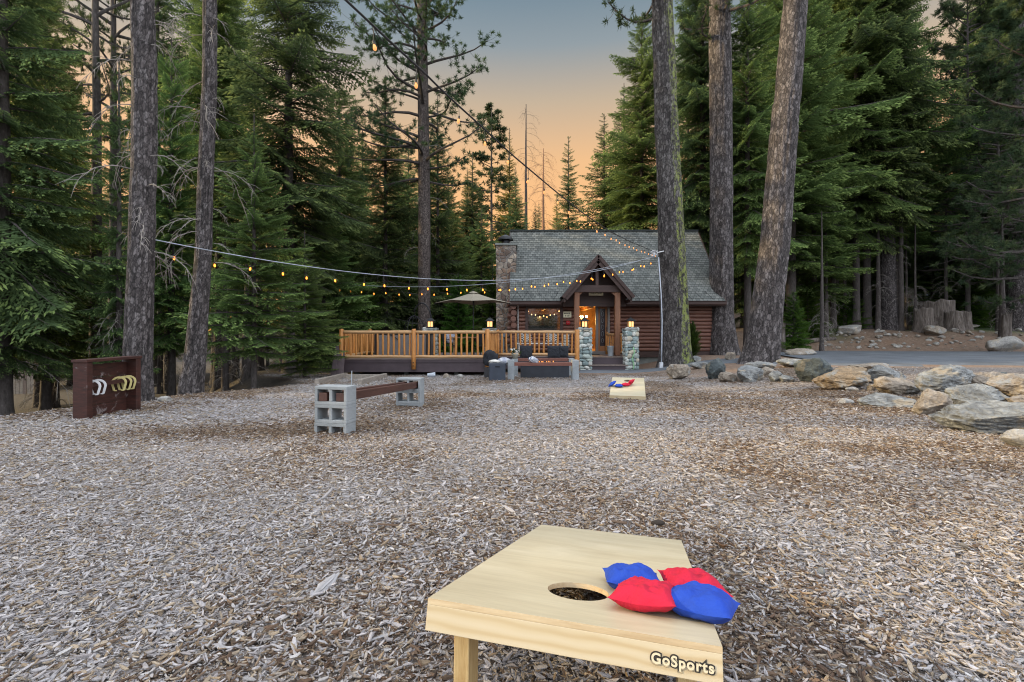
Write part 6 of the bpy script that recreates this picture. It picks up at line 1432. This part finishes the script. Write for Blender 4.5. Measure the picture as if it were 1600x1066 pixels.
# ---------------------------------------------------------------- odds and ends
p = hit(674, 590); mb = MB(); mb.tube([(-.12, 0, .07), (.12, .02, .09)], [.06, .075], 14); tag(mb.build('plastic_jug', plain('milky_plastic', (.42, .46, .52), .4), loc=tuple(p), bevel=.004), 'pale plastic jug lying in front of the deck edge', 'jug')
DR = M('driftwood'); v = DR.coord((4, 4, 30), rot=(0, R(90), 0)); f = DR.noise(DR.coord((3, 40, 40)), 1.5, 5, .7); DR.col(DR.ramp(f, [(.3, (.17, .16, .16)), (.6, (.40, .39, .40)), (.8, (.58, .57, .58))])).rough(.9).bump(f, .8, .006); DR = DR.m
def splinter(px, py, L_, w_, yaw, label, seed, pitch=0, curve=0, name='wood_piece', cat='wood'):
    p = hit(px, py, .5); V = []; r_ = np.random.default_rng(seed); n = 9
    for i in range(n):
        t = i / (n - 1); rad = w_ * (math.sin(math.pi * min(max(t, .06), .94)) ** .5) * r_.uniform(.8, 1.15)
        for k in range(7): a = k * 2 * math.pi / 7; V.append(((t - .5) * L_, curve * (t - .5) ** 2 * L_ * 4 + rad * math.cos(a) * (1 + .2 * r_.normal()), rad * .45 * math.sin(a) + w_ * .4))
    me = npmesh(name, np.array(V), grid_quads(7, n, True), DR, smooth=False)
    return tag(link(name, me, loc=(p.x, p.y, p.z + .012), rot=(0, pitch, yaw)), label, cat, 'loose pieces of wood in the chips')
splinter(505, 925, .13, .016, 1.25, 'split grey wood piece pointing at the camera left of the near board', 1, -.15); splinter(515, 922, .12, .013, 1.38, 'second grey sliver lying against the split wood piece', 2, -.15)
splinter(345, 1022, .11, .007, -.5, 'thin curved grey stick in the lower left chips', 3, 0, .5); splinter(250, 988, .085, .008, .15, 'pale straight sliver in the lower left chips', 4)
splinter(232, 880, .09, .007, -.9, 'curved pale bark strip left of the split wood piece', 5, 0, .6); splinter(600, 1005, .12, .006, .55, 'long thin stick by the left corner of the near board', 6)
p = hit(1028, 824); V, Fc = ico(3); tag(link('bark_piece', npmesh('bark_piece', V * np.array([.035, .018, .014]), Fc, plain('dark_bark', (.025, .018, .014), .9)), loc=(p.x, p.y, p.z + .02)), 'dark bark piece beyond the near board', 'bark')
rock(1284, 903, 15, 11, 'grey', 'small grey pebble in the chips right of the near board', 71, name='pebble', group='pebbles in the chips', sub=3); rock(1012, 833, 10, 6, 'pale', 'small pale pebble beyond the near board', 72, name='pebble', group='pebbles in the chips', sub=3); rock(1402, 872, 10, 8, 'pale', 'small pale pebble far right of the near board', 73, name='pebble', group='pebbles in the chips', sub=3)
# far left: fence, tub; far right: house
FN = thing('board_fence', 'tan board fence far away at the left edge', 'fence', (-22, 21, Hs(-22, 21) - .1))
for k in range(22): mb = MB(); mb.box((k * .16 - 1.7, 0, .75), (.145, .03, 1.5)); mb.build('board', tm if k % 5 else DECKTOP, FN)
for z in (.4, 1.15): mb = MB(); mb.box((0, .04, z), (3.6, .04, .09)); mb.build('rail', tm, FN)
t = thing('plastic_tub', 'white plastic tub among the trees between the two left trunks', 'tub', tuple(P(240, 612, 13.5)), (0, 0, .2)); t.location.z = Hs(t.location.x, 13.5); mb = MB()
mb.lathe([(.13, 0), (.17, .26), (.185, .26), (.185, .285)], 20); mb.build('body', plain('white_tub', (.5, .52, .54), .5), t, True); mb = MB(); mb.lathe([(.19, .286), (.185, .30), (.02, .31)], 20); mb.build('lid', plain('pale_lid', (.42, .45, .50), .5), t)
fh = thing('far_house', 'blue-grey house half hidden in the trees behind the stumps', 'house', (50, 62, Hs(50, 62) - .5)); BG = plain('blue_grey_siding', (.12, .145, .18), .8, .15, 1)
mb = MB(); mb.bx(-6, 6, -4, 4, 0, 5); mb.build('wall', BG, fh); mb = MB(); mb.add([(-6.6, -4.7, 4.7), (6.6, -4.7, 4.7), (6.6, 0, 8.2), (-6.6, 0, 8.2), (-6.6, 4.7, 4.7), (6.6, 4.7, 4.7)], [(0, 1, 2, 3), (3, 2, 5, 4)]); mb.add([(-6, -4, 5.01), (-6, 4, 5.01), (-6, 0, 8)], [(0, 1, 2)]); mb.build('roof', plain('dark_roof', (.06, .06, .07), .9), fh)
for x in (-3.5, .5, 3.5): mb = MB(); mb.bx(x - .6, x + .6, -4.06, -4.01, 1.6, 3.0); mb.build('window', gl.m, fh)
